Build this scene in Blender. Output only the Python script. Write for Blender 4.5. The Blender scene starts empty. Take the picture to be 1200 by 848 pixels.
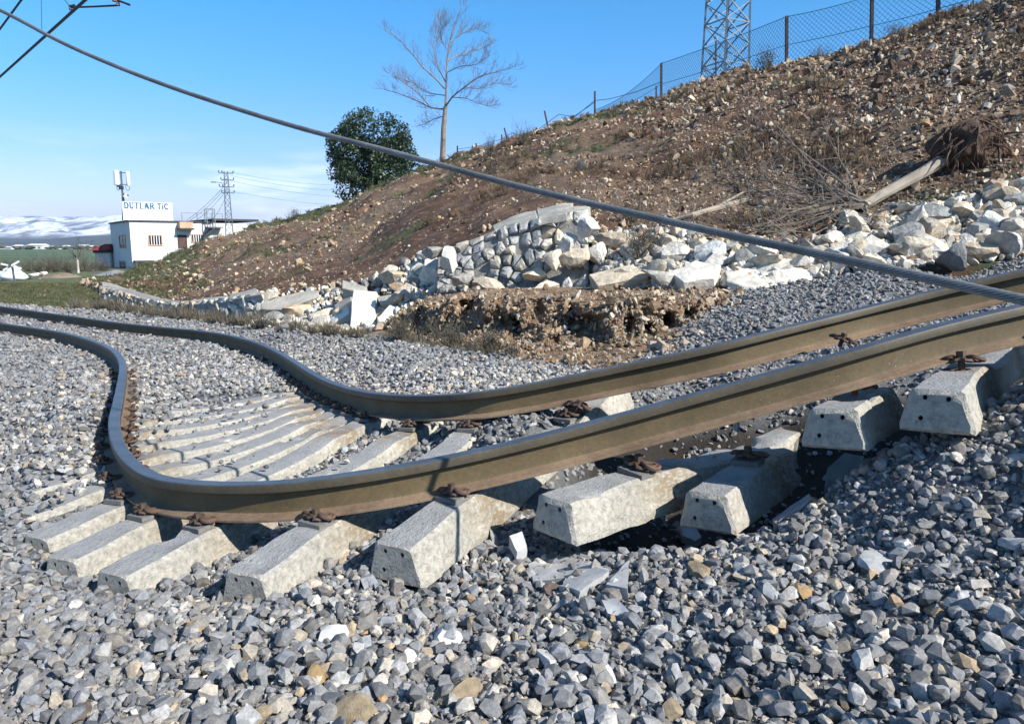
import bpy, bmesh, math, random
import numpy as np
from mathutils import Vector, Matrix, Euler

scene = bpy.context.scene
COL = scene.collection
R = math.radians

# ------------------------------------------------------------------ camera
PITCH = math.atan(136 / 867)
cam_d = bpy.data.cameras.new("camera")
cam_d.lens = 26.01
cam_d.sensor_width = 36
cam_d.clip_start = 0.05
cam_d.clip_end = 60000
cam = bpy.data.objects.new("camera", cam_d)
cam.location = (0, 0, 0)
cam.rotation_euler = (math.pi / 2 - PITCH, 0, 0)
COL.objects.link(cam)
scene.camera = cam

# ------------------------------------------------------------------ sky and sun
SUN_EL, SUN_AZ = R(37), R(124)          # azimuth clockwise from +Y: behind the camera, to the right
SUN = Vector((math.cos(SUN_EL) * math.sin(SUN_AZ), math.cos(SUN_EL) * math.cos(SUN_AZ), math.sin(SUN_EL)))
world = bpy.data.worlds.new("World")
scene.world = world
world.use_nodes = True
wt = world.node_tree
wt.nodes.clear()
def wn(t, **k):
    n = wt.nodes.new(t)
    for a, b in k.items():
        setattr(n, a, b)
    return n
w_out = wn("ShaderNodeOutputWorld")
w_bg = wn("ShaderNodeBackground")
w_sky = wn("ShaderNodeTexSky", sky_type='NISHITA')
w_sky.sun_disc = False
w_sky.sun_elevation = SUN_EL
w_sky.sun_rotation = SUN_AZ
w_sky.air_density = 1.15
w_sky.dust_density = 0.25
w_sky.ozone_density = 2.2
w_bg.inputs['Strength'].default_value = 0.055
# thin cloud bands low over the horizon, all the way round
w_tc = wn("ShaderNodeTexCoord")
w_sep = wn("ShaderNodeSeparateXYZ")
w_map = wn("ShaderNodeMapping")
w_map.inputs['Scale'].default_value = (2.2, 2.2, 15)
w_noi = wn("ShaderNodeTexNoise")
w_noi.inputs['Scale'].default_value = 2.4
w_noi.inputs['Detail'].default_value = 7
w_noi.inputs['Roughness'].default_value = 0.58
w_cr = wn("ShaderNodeMapRange", interpolation_type='SMOOTHSTEP')
w_cr.inputs['From Min'].default_value = 0.44
w_cr.inputs['From Max'].default_value = 0.66
w_el = wn("ShaderNodeMapRange", interpolation_type='SMOOTHSTEP')
w_el.inputs['From Min'].default_value = 0.14
w_el.inputs['From Max'].default_value = 0.055
w_mul = wn("ShaderNodeMath", operation='MULTIPLY')
w_mul2 = wn("ShaderNodeMath", operation='MULTIPLY')
w_mul2.inputs[1].default_value = 0.8
w_mix = wn("ShaderNodeMix", data_type='RGBA')
w_mix.inputs['B'].default_value = (15.0, 16.5, 18.5, 1)
L = wt.links.new
L(w_tc.outputs['Generated'], w_sep.inputs[0])
L(w_tc.outputs['Generated'], w_map.inputs[0])
L(w_map.outputs[0], w_noi.inputs['Vector'])
L(w_noi.outputs[0], w_cr.inputs['Value'])
L(w_sep.outputs['Z'], w_el.inputs['Value'])
L(w_cr.outputs[0], w_mul.inputs[0])
L(w_el.outputs[0], w_mul.inputs[1])
L(w_mul.outputs[0], w_mul2.inputs[0])
L(w_mul2.outputs[0], w_mix.inputs['Factor'])
w_tr = wn("ShaderNodeValToRGB")          # cool grade of the sky, the same all the way round
w_tr.color_ramp.interpolation = 'B_SPLINE' if False else 'LINEAR'
for e_, (p_, c_) in zip([w_tr.color_ramp.elements[0], w_tr.color_ramp.elements[1]] + [w_tr.color_ramp.elements.new(q_) for q_ in (.055, .115, .2, .28)],
                        ((0, (1.5, 1.5, 2.3)), (1, (.30, .80, 1.3)), (.055, (1.4, 1.5, 2.3)), (.115, (1.04, 1.42, 2.3)), (.2, (.67, 1.5, 2.35)), (.28, (.51, 1.58, 2.35)))):
    e_.position = p_
    e_.color = (*c_, 1)
w_tm = wn("ShaderNodeMix", data_type='RGBA', blend_type='MULTIPLY')
w_tm.inputs['Factor'].default_value = 1
L(w_sep.outputs['Z'], w_tr.inputs[0])
L(w_sky.outputs[0], w_tm.inputs['A'])
L(w_tr.outputs[0], w_tm.inputs['B'])
L(w_tm.outputs['Result'], w_mix.inputs['A'])
L(w_mix.outputs['Result'], w_bg.inputs['Color'])
L(w_bg.outputs[0], w_out.inputs[0])

sun_d = bpy.data.lights.new("sun", 'SUN')
sun_d.energy = 5.0
sun_d.angle = R(0.53)
sun_d.color = (1.0, 0.955, 0.885)
sun = bpy.data.objects.new("sun", sun_d)
sun.rotation_euler = SUN.to_track_quat('Z', 'Y').to_euler()
sun.location = (20, -20, 20)
COL.objects.link(sun)

scene.view_settings.view_transform = 'Standard'
scene.view_settings.look = 'None'
scene.view_settings.exposure = 0.65
scene.view_settings.gamma = 1
scene.view_settings.use_curve_mapping = False
scene.cycles.max_bounces = 4
scene.cycles.diffuse_bounces = 2
scene.cycles.glossy_bounces = 2
scene.cycles.transmission_bounces = 2
scene.cycles.volume_bounces = 0
scene.cycles.transparent_max_bounces = 8
scene.cycles.caustics_reflective = False
scene.cycles.caustics_refractive = False
scene.cycles.use_denoising = True
scene.cycles.use_adaptive_sampling = True
scene.cycles.adaptive_threshold = 0.02

# ------------------------------------------------------------------ helpers
rnd = random.Random(7)
rng = np.random.default_rng(7)
CP, SP = math.cos(PITCH), math.sin(PITCH)
def ray(px, py):
    a, b = (px - 600) / 867, (424 - py) / 867
    return Vector((a, CP + b * SP, -SP + b * CP))
def PZ(px, py, z):
    d = ray(px, py)
    return d * (z / d.z)
def PD(px, py, y):
    d = ray(px, py)
    return d * (y / d.y)
def project(p):
    w = p[1] * CP - p[2] * SP
    v = p[1] * SP + p[2] * CP
    return 600 + 867 * p[0] / w, 424 - 867 * v / w

def obj(name, me, parent=None, mat=None, loc=None, rot=None, scale=None):
    if mat is not None:
        for m in (mat if isinstance(mat, (list, tuple)) else [mat]):
            me.materials.append(m)
    o = bpy.data.objects.new(name, me)
    COL.objects.link(o)
    if parent is not None:
        o.parent = parent
    if loc is not None: o.location = loc
    if rot is not None: o.rotation_euler = rot
    if scale is not None: o.scale = scale
    return o
def tag(o, label=None, cat=None, group=None, kind=None):
    if label: o['label'] = label
    if cat: o['category'] = cat
    if group: o['group'] = group
    if kind: o['kind'] = kind
    return o
def empty(name, loc=(0, 0, 0), rot=(0, 0, 0)):
    o = bpy.data.objects.new(name, None)
    o.empty_display_size = 0.2
    o.location = loc
    o.rotation_euler = rot
    COL.objects.link(o)
    return o
def np_mesh(name, V, F, smooth=False, sharp=None, mi=None):
    """V (n,3) array, F (m,k) int array or list of lists"""
    me = bpy.data.meshes.new(name)
    V = np.asarray(V, dtype=np.float32)
    if isinstance(F, np.ndarray):
        m, k = F.shape
        me.vertices.add(len(V))
        me.vertices.foreach_set('co', V.ravel())
        me.loops.add(m * k)
        me.loops.foreach_set('vertex_index', F.astype(np.int32).ravel())
        me.polygons.add(m)
        me.polygons.foreach_set('loop_start', np.arange(0, m * k, k, dtype=np.int32))
        me.update(calc_edges=True)
    else:
        me.from_pydata([tuple(v) for v in V], [], F)
        me.update()
    if mi is not None:
        me.polygons.foreach_set('material_index', np.asarray(mi, dtype=np.int32))
    if smooth:
        me.polygons.foreach_set('use_smooth', np.ones(len(me.polygons), dtype=bool))
        if sharp:
            me.set_sharp_from_angle(angle=R(sharp))
    me.validate()
    return me
def bm_mesh(name, bm, smooth=False, sharp=None):
    me = bpy.data.meshes.new(name)
    bm.normal_update()
    bm.to_mesh(me)
    bm.free()
    if smooth:
        me.polygons.foreach_set('use_smooth', np.ones(len(me.polygons), dtype=bool))
        if sharp: me.set_sharp_from_angle(angle=R(sharp))
    return me
def attr(me, name, arr, typ='FLOAT', dom='POINT'):
    a = me.attributes.new(name, typ, dom)
    arr = np.asarray(arr)
    if typ == 'FLOAT': a.data.foreach_set('value', arr.astype(np.float32).ravel())
    elif typ == 'INT': a.data.foreach_set('value', arr.astype(np.int32).ravel())
    elif typ == 'FLOAT_VECTOR': a.data.foreach_set('vector', arr.astype(np.float32).ravel())
    elif typ == 'FLOAT_COLOR': a.data.foreach_set('color', arr.astype(np.float32).ravel())

class MB:
    """collects boxes, tubes and polygons of one part"""
    def __init__(s): s.v, s.f, s.m = [], [], []
    def add(s, V, F, m=0):
        n = len(s.v)
        s.v += [tuple(v) for v in V]
        s.f += [[i + n for i in f] for f in F]
        s.m += [m] * len(F)
    def box(s, c, size, M=None, m=0):
        x, y, z = size[0] / 2, size[1] / 2, size[2] / 2
        V = [Vector((a * x, b * y, e * z)) for e in (-1, 1) for b in (-1, 1) for a in (-1, 1)]
        if M is not None: V = [M @ v for v in V]
        V = [v + Vector(c) for v in V]
        s.add(V, [(0, 2, 3, 1), (4, 5, 7, 6), (0, 1, 5, 4), (2, 6, 7, 3), (0, 4, 6, 2), (1, 3, 7, 5)], m)
    def bar(s, a, b, w, h=None, m=0):
        a, b = Vector(a), Vector(b)
        d = b - a
        q = d.to_track_quat('Z', 'X').to_matrix()
        s.box((a + b) / 2, (w, h or w, d.length), q, m)
    def tube(s, pts, r, n=6, m=0, cap=True):
        V, F = tube_geo(pts, r, n, cap)
        s.add(V, F, m)
    def build(s, name, mat, parent=None, smooth=False, sharp=35, **k):
        me = bpy.data.meshes.new(name)
        me.from_pydata(s.v, [], s.f)
        me.update()
        if any(s.m): me.polygons.foreach_set('material_index', np.array(s.m, dtype=np.int32))
        if smooth:
            me.polygons.foreach_set('use_smooth', np.ones(len(me.polygons), dtype=bool))
            me.set_sharp_from_angle(angle=R(sharp))
        return obj(name, me, parent, mat, **k)
def tube_geo(pts, r, n=6, cap=True):
    pts = [Vector(p) for p in pts]
    m = len(pts)
    rs = r if isinstance(r, (list, tuple)) else [r] * m
    V, F = [], []
    t = (pts[1] - pts[0]).normalized()
    up = Vector((0, 0, 1)) if abs(t.z) < 0.9 else Vector((1, 0, 0))
    u = t.cross(up).normalized()
    for i, p in enumerate(pts):
        t = (pts[min(i + 1, m - 1)] - pts[max(i - 1, 0)])
        if t.length < 1e-9: t = Vector((0, 0, 1))
        t.normalize()
        u = u - t * u.dot(t)
        if u.length < 1e-6: u = t.orthogonal()
        u.normalize()
        w = t.cross(u)
        for k in range(n):
            a = 2 * math.pi * k / n
            V.append(p + (u * math.cos(a) + w * math.sin(a)) * rs[i])
    for i in range(m - 1):
        for k in range(n):
            k2 = (k + 1) % n
            F.append((i * n + k, i * n + k2, (i + 1) * n + k2, (i + 1) * n + k))
    if cap:
        F.append(tuple(range(n))[::-1])
        F.append(tuple((m - 1) * n + k for k in range(n)))
    return V, F

def _h(ix, iy, iz, seed):
    h = (ix.astype(np.int64) * 374761393 + iy.astype(np.int64) * 668265263 + iz.astype(np.int64) * 2147483647 + seed * 974634777) & 0xffffffff
    h = ((h ^ (h >> 13)) * 1274126177) & 0xffffffff
    h = ((h ^ (h >> 16)) * 2246822519) & 0xffffffff
    return ((h ^ (h >> 15)) & 0xffffff) / float(0xffffff)
def vnoise(P, s=0):
    P = np.asarray(P, dtype=np.float64)
    i = np.floor(P).astype(np.int64)
    f = P - i
    f = f * f * (3 - 2 * f)
    o = 0
    for a in (0, 1):
        wa = f[:, 0] if a else 1 - f[:, 0]
        for b in (0, 1):
            wb = f[:, 1] if b else 1 - f[:, 1]
            for c in (0, 1):
                wc = f[:, 2] if c else 1 - f[:, 2]
                o = o + wa * wb * wc * _h(i[:, 0] + a, i[:, 1] + b, i[:, 2] + c, s)
    return o * 2 - 1
def fbm(P, octaves=4, s=0, gain=0.5):
    o, a, t = 0, 1, 0
    P = np.asarray(P, dtype=np.float64)
    for k in range(octaves):
        o = o + a * vnoise(P * 2 ** k + 17.3 * k, s + k)
        t += a
        a *= gain
    return o / t

def spline(pts, n=None, step=None):
    """catmull-rom through the points, resampled evenly"""
    P = np.array([tuple(p) for p in pts], dtype=float)
    P = np.vstack([2 * P[0] - P[1], P, 2 * P[-1] - P[-2]])
    out = []
    for i in range(1, len(P) - 2):
        p0, p1, p2, p3 = P[i - 1:i + 3]
        t0 = 0
        t1 = t0 + np.linalg.norm(p1 - p0) ** .5
        t2 = t1 + np.linalg.norm(p2 - p1) ** .5
        t3 = t2 + np.linalg.norm(p3 - p2) ** .5
        for t in np.linspace(t1, t2, 40, endpoint=False):
            A1 = (t1 - t) / (t1 - t0) * p0 + (t - t0) / (t1 - t0) * p1
            A2 = (t2 - t) / (t2 - t1) * p1 + (t - t1) / (t2 - t1) * p2
            A3 = (t3 - t) / (t3 - t2) * p2 + (t - t2) / (t3 - t2) * p3
            B1 = (t2 - t) / (t2 - t0) * A1 + (t - t0) / (t2 - t0) * A2
            B2 = (t3 - t) / (t3 - t1) * A2 + (t - t1) / (t3 - t1) * A3
            out.append((t2 - t) / (t2 - t1) * B1 + (t - t1) / (t2 - t1) * B2)
    out.append(P[-2])
    out = np.array(out)
    d = np.concatenate([[0], np.cumsum(np.linalg.norm(np.diff(out, axis=0), axis=1))])
    if n is None: n = max(2, int(d[-1] / step) + 1)
    s = np.linspace(0, d[-1], n)
    return np.stack([np.interp(s, d, out[:, k]) for k in range(P.shape[1])], 1)

# ------------------------------------------------------------------ materials
def mat_new(name):
    m = bpy.data.materials.new(name)
    m.use_nodes = True
    nt = m.node_tree
    return m, nt, nt.nodes['Principled BSDF']
def nd(nt, t, ins=None, **k):
    n = nt.nodes.new(t)
    for a, b in k.items(): setattr(n, a, b)
    if ins:
        for a, b in ins.items():
            if isinstance(b, bpy.types.NodeSocket): nt.links.new(b, n.inputs[a])
            else: n.inputs[a].default_value = b
    return n
def ramp(nt, fac, stops, interp='LINEAR'):
    n = nt.nodes.new('ShaderNodeValToRGB')
    n.color_ramp.interpolation = interp
    e = n.color_ramp.elements
    while len(e) < len(stops): e.new(0.5)
    for x, (p, c) in zip(e, stops):
        x.position = p
        x.color = (*c, 1) if len(c) == 3 else c
    nt.links.new(fac, n.inputs[0])
    return n.outputs[0]
def mixc(nt, f, a, b, mode='MIX'):
    n = nt.nodes.new('ShaderNodeMix')
    n.data_type = 'RGBA'
    n.blend_type = mode
    for s, v in (('Factor', f), ('A', a), ('B', b)):
        if isinstance(v, bpy.types.NodeSocket): nt.links.new(v, n.inputs[s])
        else: n.inputs[s].default_value = v if s == 'Factor' else ((*v, 1) if len(v) == 3 else v)
    return n.outputs['Result']
def noise(nt, scale, detail=4, rough=0.55, vec=None, dist=0.0):
    n = nd(nt, 'ShaderNodeTexNoise', {'Scale': scale, 'Detail': detail, 'Roughness': rough, 'Distortion': dist})
    if vec is not None: nt.links.new(vec, n.inputs['Vector'])
    return n.outputs[0]
def coord(nt, which='Object', scale=None):
    t = nd(nt, 'ShaderNodeTexCoord').outputs[which]
    if scale is None: return t
    return nd(nt, 'ShaderNodeMapping', {'Vector': t, 'Scale': scale}).outputs[0]
def bump(nt, bs, h, strength=0.4, dist=0.01):
    b = nd(nt, 'ShaderNodeBump', {'Strength': strength, 'Distance': dist, 'Height': h})
    nt.links.new(b.outputs[0], bs.inputs['Normal'])
def simple(name, c, rough=0.8, metal=0.0, var=0.25, scale=6, bmp=0.0, bscale=None, c2=None, bdist=0.01):
    m, nt, bs = mat_new(name)
    co = coord(nt)
    f = noise(nt, scale, 5, 0.6, co)
    c2 = c2 or tuple(x * (1 - var) for x in c)
    cc = ramp(nt, f, [(0.33, c2), (0.67, c)])
    nt.links.new(cc, bs.inputs['Base Color'])
    bs.inputs['Roughness'].default_value = rough
    bs.inputs['Metallic'].default_value = metal
    if bmp: bump(nt, bs, noise(nt, bscale or scale * 4, 5, 0.65, co), bmp, bdist)
    return m
BALLAST = [(0.0, (.16, .163, .168)), (0.10, (.225, .229, .235)), (0.32, (.285, .289, .295)), (0.58, (.345, .348, .35)),
           (0.74, (.20, .204, .21)), (0.81, (.41, .405, .39)), (0.90, (.54, .515, .465)), (0.94, (.40, .35, .275)), (0.985, (.36, .27, .175))]
BALLAST = [(p_, tuple(q_ * (.84 if p_ < .8 else .95) for q_ in c_)) for p_, c_ in BALLAST]
def stone_mat(name, stops, src, bscale=60, bstr=0.5, bdist=0.004, dust=None):
    """src: 'inst' reads the instance attribute tone, 'obj' the object's own colour"""
    m, nt, bs = mat_new(name)
    if src == 'inst':
        t = nd(nt, 'ShaderNodeAttribute', attribute_type='INSTANCER', attribute_name='tone').outputs['Fac']
    elif src == 'obj':
        t = nd(nt, 'ShaderNodeSeparateColor', {'Color': nd(nt, 'ShaderNodeObjectInfo').outputs['Color']}).outputs[0]
    else:
        t = nd(nt, 'ShaderNodeAttribute', attribute_name='tone').outputs['Fac']
    c = ramp(nt, t, stops, 'CONSTANT')
    co = coord(nt)
    n1 = noise(nt, 2.2, 6, 0.6, co)
    c = mixc(nt, 1.0, c, ramp(nt, n1, [(0.3, (.66, .64, .62)), (0.7, (1.2, 1.18, 1.14))]), 'MULTIPLY')
    n2 = noise(nt, 9, 3, 0.7, co)
    c = mixc(nt, 1.0, c, ramp(nt, n2, [(0.3, (.85, .85, .85)), (0.66, (1.15, 1.15, 1.15))]), 'MULTIPLY')
    rr_ = nd(nt, 'ShaderNodeObjectInfo').outputs['Random']
    c = mixc(nt, 1.0, c, ramp(nt, rr_, [(0, (1.10, 1.0, .87)), (.45, (1.0, 1.0, 1.0)), (1, (.90, .95, 1.04))]), 'MULTIPLY')
    nt.links.new(c, bs.inputs['Base Color'])
    bs.inputs['Roughness'].default_value = 0.8
    if bstr: bump(nt, bs, noise(nt, bscale / 12, 6, 0.7, co), bstr, bdist)
    return m
M_BAL = stone_mat('ballast_stone', BALLAST, 'inst')
M_BAL_O = stone_mat('ballast_stone_single', BALLAST, 'obj')
LIME = [(0, (.52, .485, .41)), (.22, (.66, .625, .54)), (.42, (.36, .36, .34)), (.56, (.72, .69, .61)), (.7, (.52, .42, .30)), (.82, (.22, .235, .235)), (.92, (.40, .28, .19))]
M_LIME = stone_mat('limestone_rubble', LIME, 'obj', 40, 1.0, 0.05)
M_LIME_I = stone_mat('limestone_chips', LIME, 'inst', 40, 0.7, 0.01)
SCREE = [(0, (.12, .075, .045)), (.2, (.21, .14, .085)), (.4, (.34, .25, .16)), (.6, (.45, .35, .24)), (.78, (.56, .47, .35)), (.9, (.27, .25, .22)), (.96, (.64, .57, .46))]
SCREE = [(p_, tuple(q_ * .9 for q_ in c_)) for p_, c_ in SCREE]
M_SCREE = stone_mat('hillside_stone', SCREE, 'inst', 40, 0.7, 0.02)
M_SCREE_O = stone_mat('hillside_stone_single', SCREE, 'obj', 40, 0.7, 0.02)

def concrete_mat(name, brown=True):
    m, nt, bs = mat_new(name)
    co = coord(nt)
    n1 = noise(nt, 3.2, 7, 0.62, co)
    n2 = noise(nt, 42, 4, 0.7, co)
    c = ramp(nt, n1, [(0.3, (.27, .255, .22)), (0.5, (.38, .36, .31)), (0.7, (.50, .47, .40))])
    c = mixc(nt, 1.0, c, ramp(nt, n2, [(0.3, (.62, .61, .58)), (0.5, (1.0, 1.0, 1.0)), (.72, (1.35, 1.33, 1.28))]), 'MULTIPLY')
    nz_ = nd(nt, 'ShaderNodeSeparateXYZ', {0: nd(nt, 'ShaderNodeTexCoord').outputs['Normal']}).outputs['Z']
    up_ = 0.0 if not brown else nd(nt, 'ShaderNodeMapRange', {'Value': nz_, 'From Min': .75, 'From Max': .93, 'To Max': .8}).outputs[0]
    c = mixc(nt, up_, c, ramp(nt, noise(nt, 8, 6, .65, co), [(.3, (.21, .215, .22)), (.7, (.33, .335, .34))]))   # greyer weathered upper face
    if brown:      # rusty brown wash on the concrete near each rail seat (local x = +-0.75)
        sx = nd(nt, 'ShaderNodeSeparateXYZ', {0: co})
        ax = nd(nt, 'ShaderNodeMath', {0: sx.outputs['X']}, operation='ABSOLUTE').outputs[0]
        d = nd(nt, 'ShaderNodeMath', {0: ax, 1: 0.66}, operation='SUBTRACT').outputs[0]
        d = nd(nt, 'ShaderNodeMath', {0: d}, operation='ABSOLUTE').outputs[0]
        wob = nd(nt, 'ShaderNodeMath', {0: noise(nt, 7, 4, 0.6, co), 1: 0.34}, operation='MULTIPLY').outputs[0]
        d = nd(nt, 'ShaderNodeMath', {0: d, 1: wob}, operation='ADD').outputs[0]
        f = nd(nt, 'ShaderNodeMapRange', {'Value': d, 'From Min': 0.43, 'From Max': 0.20, 'To Max': 0.85}).outputs[0]
        scr = ramp(nt, noise(nt, 26, 3, 0.6, coord(nt, 'Object', (1, .25, 3))), [(0.45, (1, 1, 1)), (0.62, (0, 0, 0))])
        f2 = nd(nt, 'ShaderNodeMath', {0: f, 1: nd(nt, 'ShaderNodeSeparateColor', {'Color': scr}).outputs[0]}, operation='MULTIPLY').outputs[0]
        c = mixc(nt, f2, c, (.225, .165, .095))
    nt.links.new(c, bs.inputs['Base Color'])
    bs.inputs['Roughness'].default_value = 0.85
    h = nd(nt, 'ShaderNodeMath', {0: noise(nt, 30, 6, 0.7, co), 1: noise(nt, 90, 3, 0.7, co)}, operation='ADD').outputs[0]
    pit_ = nd(nt, 'ShaderNodeTexVoronoi', {'Scale': 38, 'Vector': co}).outputs['Distance']
    pit_ = nd(nt, 'ShaderNodeMapRange', {'Value': pit_, 'From Min': .08, 'From Max': .22}).outputs[0]
    msk_ = nd(nt, 'ShaderNodeMapRange', {'Value': noise(nt, 11, 3, .6, co), 'From Min': .5, 'From Max': .6}).outputs[0]
    pit_ = nd(nt, 'ShaderNodeMath', {0: pit_, 1: nd(nt, 'ShaderNodeMath', {0: 1.0, 1: msk_}, operation='SUBTRACT').outputs[0]}, operation='MAXIMUM').outputs[0]
    h = nd(nt, 'ShaderNodeMath', {0: h, 1: nd(nt, 'ShaderNodeMath', {0: pit_, 1: .8}, operation='MULTIPLY').outputs[0]}, operation='ADD').outputs[0]
    h = nd(nt, 'ShaderNodeMath', {0: h, 1: nd(nt, 'ShaderNodeMath', {0: noise(nt, 10, 5, .65, co), 1: 1.6}, operation='MULTIPLY').outputs[0]}, operation='ADD').outputs[0]
    bump(nt, bs, h, 0.8, 0.009)
    return m
M_CONC = concrete_mat('sleeper_concrete')
M_CONC2 = concrete_mat('broken_concrete', False)
M_HOLE = simple('hole_concrete', (.16, .15, .14), 0.9)
def rail_mat(name, c1, c2, rough, metal, speck=None):
    m, nt, bs = mat_new(name)
    co = coord(nt)
    n1 = noise(nt, 5, 6, 0.65, co)
    c = ramp(nt, n1, [(0.32, c1), (0.68, c2)])
    n2 = noise(nt, 60, 4, 0.7, co)
    c = mixc(nt, 1.0, c, ramp(nt, n2, [(0.3, (.8, .8, .8)), (0.7, (1.2, 1.2, 1.2))]), 'MULTIPLY')
    if speck:
        v = nd(nt, 'ShaderNodeTexVoronoi', {'Scale': 55, 'Vector': co})
        f = nd(nt, 'ShaderNodeMapRange', {'Value': v.outputs['Distance'], 'From Min': 0.13, 'From Max': 0.05}).outputs[0]
        g = nd(nt, 'ShaderNodeMapRange', {'Value': noise(nt, 9, 2, .5, co), 'From Min': 0.52, 'From Max': 0.66}).outputs[0]
        f = nd(nt, 'ShaderNodeMath', {0: f, 1: g}, operation='MULTIPLY').outputs[0]
        c = mixc(nt, f, c, speck)
    nt.links.new(c, bs.inputs['Base Color'])
    bs.inputs['Roughness'].default_value = rough
    bs.inputs['Metallic'].default_value = metal
    bump(nt, bs, n2, 0.25, 0.002)
    return m
M_RTOP = rail_mat('rail_running_band', (.10, .115, .13), (.17, .19, .21), 0.45, 0.55)
M_RSIDE = rail_mat('rail_head_side', (.062, .050, .030), (.095, .078, .048), 0.55, 0.1)
M_RWEB = rail_mat('rail_brown_patina', (.082, .058, .024), (.125, .090, .040), 0.7, 0.0, (.4, .37, .32))
M_RFOOT = rail_mat('rail_foot_rust', (.13, .085, .052), (.25, .175, .11), 0.8, 0.0, (.55, .5, .45))
M_RUST = rail_mat('fastener_rust', (.055, .04, .032), (.15, .09, .06), 0.75, 0.2)
M_BOLT = rail_mat('bolt_steel', (.22, .26, .3), (.35, .4, .44), 0.4, 0.7)
M_PLATE = rail_mat('grey_pad', (.10, .10, .10), (.2, .19, .17), 0.8, 0)

# stone shapes shared by all loose stones
def hull_stone(name, seed, n=13, ax=(1, .82, .62)):
    r = random.Random(seed)
    bm = bmesh.new()
    for k in range(n):
        v = Vector((r.gauss(0, 1), r.gauss(0, 1), r.gauss(0, 1))).normalized() * r.uniform(.74, 1.0)
        bm.verts.new((v.x * ax[0] * .5, v.y * ax[1] * .5, v.z * ax[2] * .5))
    res = bmesh.ops.convex_hull(bm, input=bm.verts[:])
    bad = [g for g in res['geom_interior'] + res['geom_unused'] if isinstance(g, bmesh.types.BMVert) and g.is_valid]
    bmesh.ops.delete(bm, geom=list(set(bad)), context='VERTS')
    bmesh.ops.recalc_face_normals(bm, faces=bm.faces[:])
    return bm_mesh(name, bm)
def hewn_stone(name, seed, cuts=11, sub=2, ax=(1, .85, .7), lump=.09, smooth=True):
    r = random.Random(seed)
    bm = bmesh.new()
    bmesh.ops.create_icosphere(bm, subdivisions=sub, radius=0.62)
    pl = []
    for k in range(cuts):
        nrm = Vector((r.gauss(0, 1), r.gauss(0, 1), r.gauss(0, 1))).normalized()
        pl.append((nrm, r.uniform(.24, .44)))
    for v in bm.verts:
        for nrm, h in pl:
            d = v.co.dot(nrm)
            if d > h: v.co -= nrm * (d - h)
    P = np.array([tuple(v.co) for v in bm.verts])
    N = fbm(P * 5, 3, seed) * lump + fbm(P * 11, 2, seed + 9) * .035 + np.where(fbm(P * 3, 2, seed + 5) > .25, -.05, 0)
    for v, q in zip(bm.verts, N):
        v.co = v.co * (1 + q)
        v.co = Vector((v.co.x * ax[0], v.co.y * ax[1], v.co.z * ax[2]))
    return bm_mesh(name, bm, smooth, 28)
HULLS = [hull_stone('ballast_stone', 100 + k, 14 + k % 8, ((1.1, .8, .55), (1, .85, .7), (1.25, .7, .5), (.95, .9, .75))[k % 4]) for k in range(14)]
HEWN = [hewn_stone('rubble_stone', 300 + k, 9 + k % 6, 3, ((1.15, .85, .65), (1, .9, .8), (1.3, .75, .6))[k % 3]) for k in range(12)]

def scatter(name, P, rot, scl, tone, variants, mat, idx=None):
    """one object that instances the variant meshes on its points"""
    n = len(P)
    me = bpy.data.meshes.new(name)
    me.vertices.add(n)
    me.vertices.foreach_set('co', np.asarray(P, dtype=np.float32).ravel())
    scl = np.asarray(scl, dtype=float)
    if scl.ndim == 1: scl = np.repeat(scl[:, None], 3, 1)
    attr(me, 'rot', rot, 'FLOAT_VECTOR')
    attr(me, 'scl', scl, 'FLOAT_VECTOR')
    attr(me, 'tone', tone)
    attr(me, 'vidx', idx if idx is not None else rng.integers(0, len(variants), n), 'INT')
    o = obj(name, me)
    c = bpy.data.collections.new(name + '_shapes')
    for k, v in enumerate(variants):
        v2 = v.copy()
        v2.materials.clear()
        v2.materials.append(mat)
        c.objects.link(bpy.data.objects.new('%s_shape_%02d' % (name, k), v2))
    ng = bpy.data.node_groups.new(name, 'GeometryNodeTree')
    ng.interface.new_socket('Geometry', in_out='INPUT', socket_type='NodeSocketGeometry')
    ng.interface.new_socket('Geometry', in_out='OUTPUT', socket_type='NodeSocketGeometry')
    gi, go = ng.nodes.new('NodeGroupInput'), ng.nodes.new('NodeGroupOutput')
    ci = ng.nodes.new('GeometryNodeCollectionInfo')
    ci.inputs['Collection'].default_value = c
    ci.inputs['Separate Children'].default_value = True
    ci.inputs['Reset Children'].default_value = True
    ip = ng.nodes.new('GeometryNodeInstanceOnPoints')
    ip.inputs['Pick Instance'].default_value = True
    def na(nm, t):
        q = ng.nodes.new('GeometryNodeInputNamedAttribute')
        q.data_type = t
        q.inputs['Name'].default_value = nm
        return q.outputs['Attribute']
    ng.links.new(gi.outputs[0], ip.inputs['Points'])
    ng.links.new(ci.outputs[0], ip.inputs['Instance'])
    ng.links.new(na('vidx', 'INT'), ip.inputs['Instance Index'])
    e2r = ng.nodes.new('FunctionNodeEulerToRotation')
    ng.links.new(na('rot', 'FLOAT_VECTOR'), e2r.inputs[0])
    ng.links.new(e2r.outputs[0], ip.inputs['Rotation'])
    ng.links.new(na('scl', 'FLOAT_VECTOR'), ip.inputs['Scale'])
    ng.links.new(ip.outputs[0], go.inputs[0])
    md = o.modifiers.new('scatter', 'NODES')
    md.node_group = ng
    return o
def rrot(n): return rng.uniform(0, 2 * math.pi, (n, 3))

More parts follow.
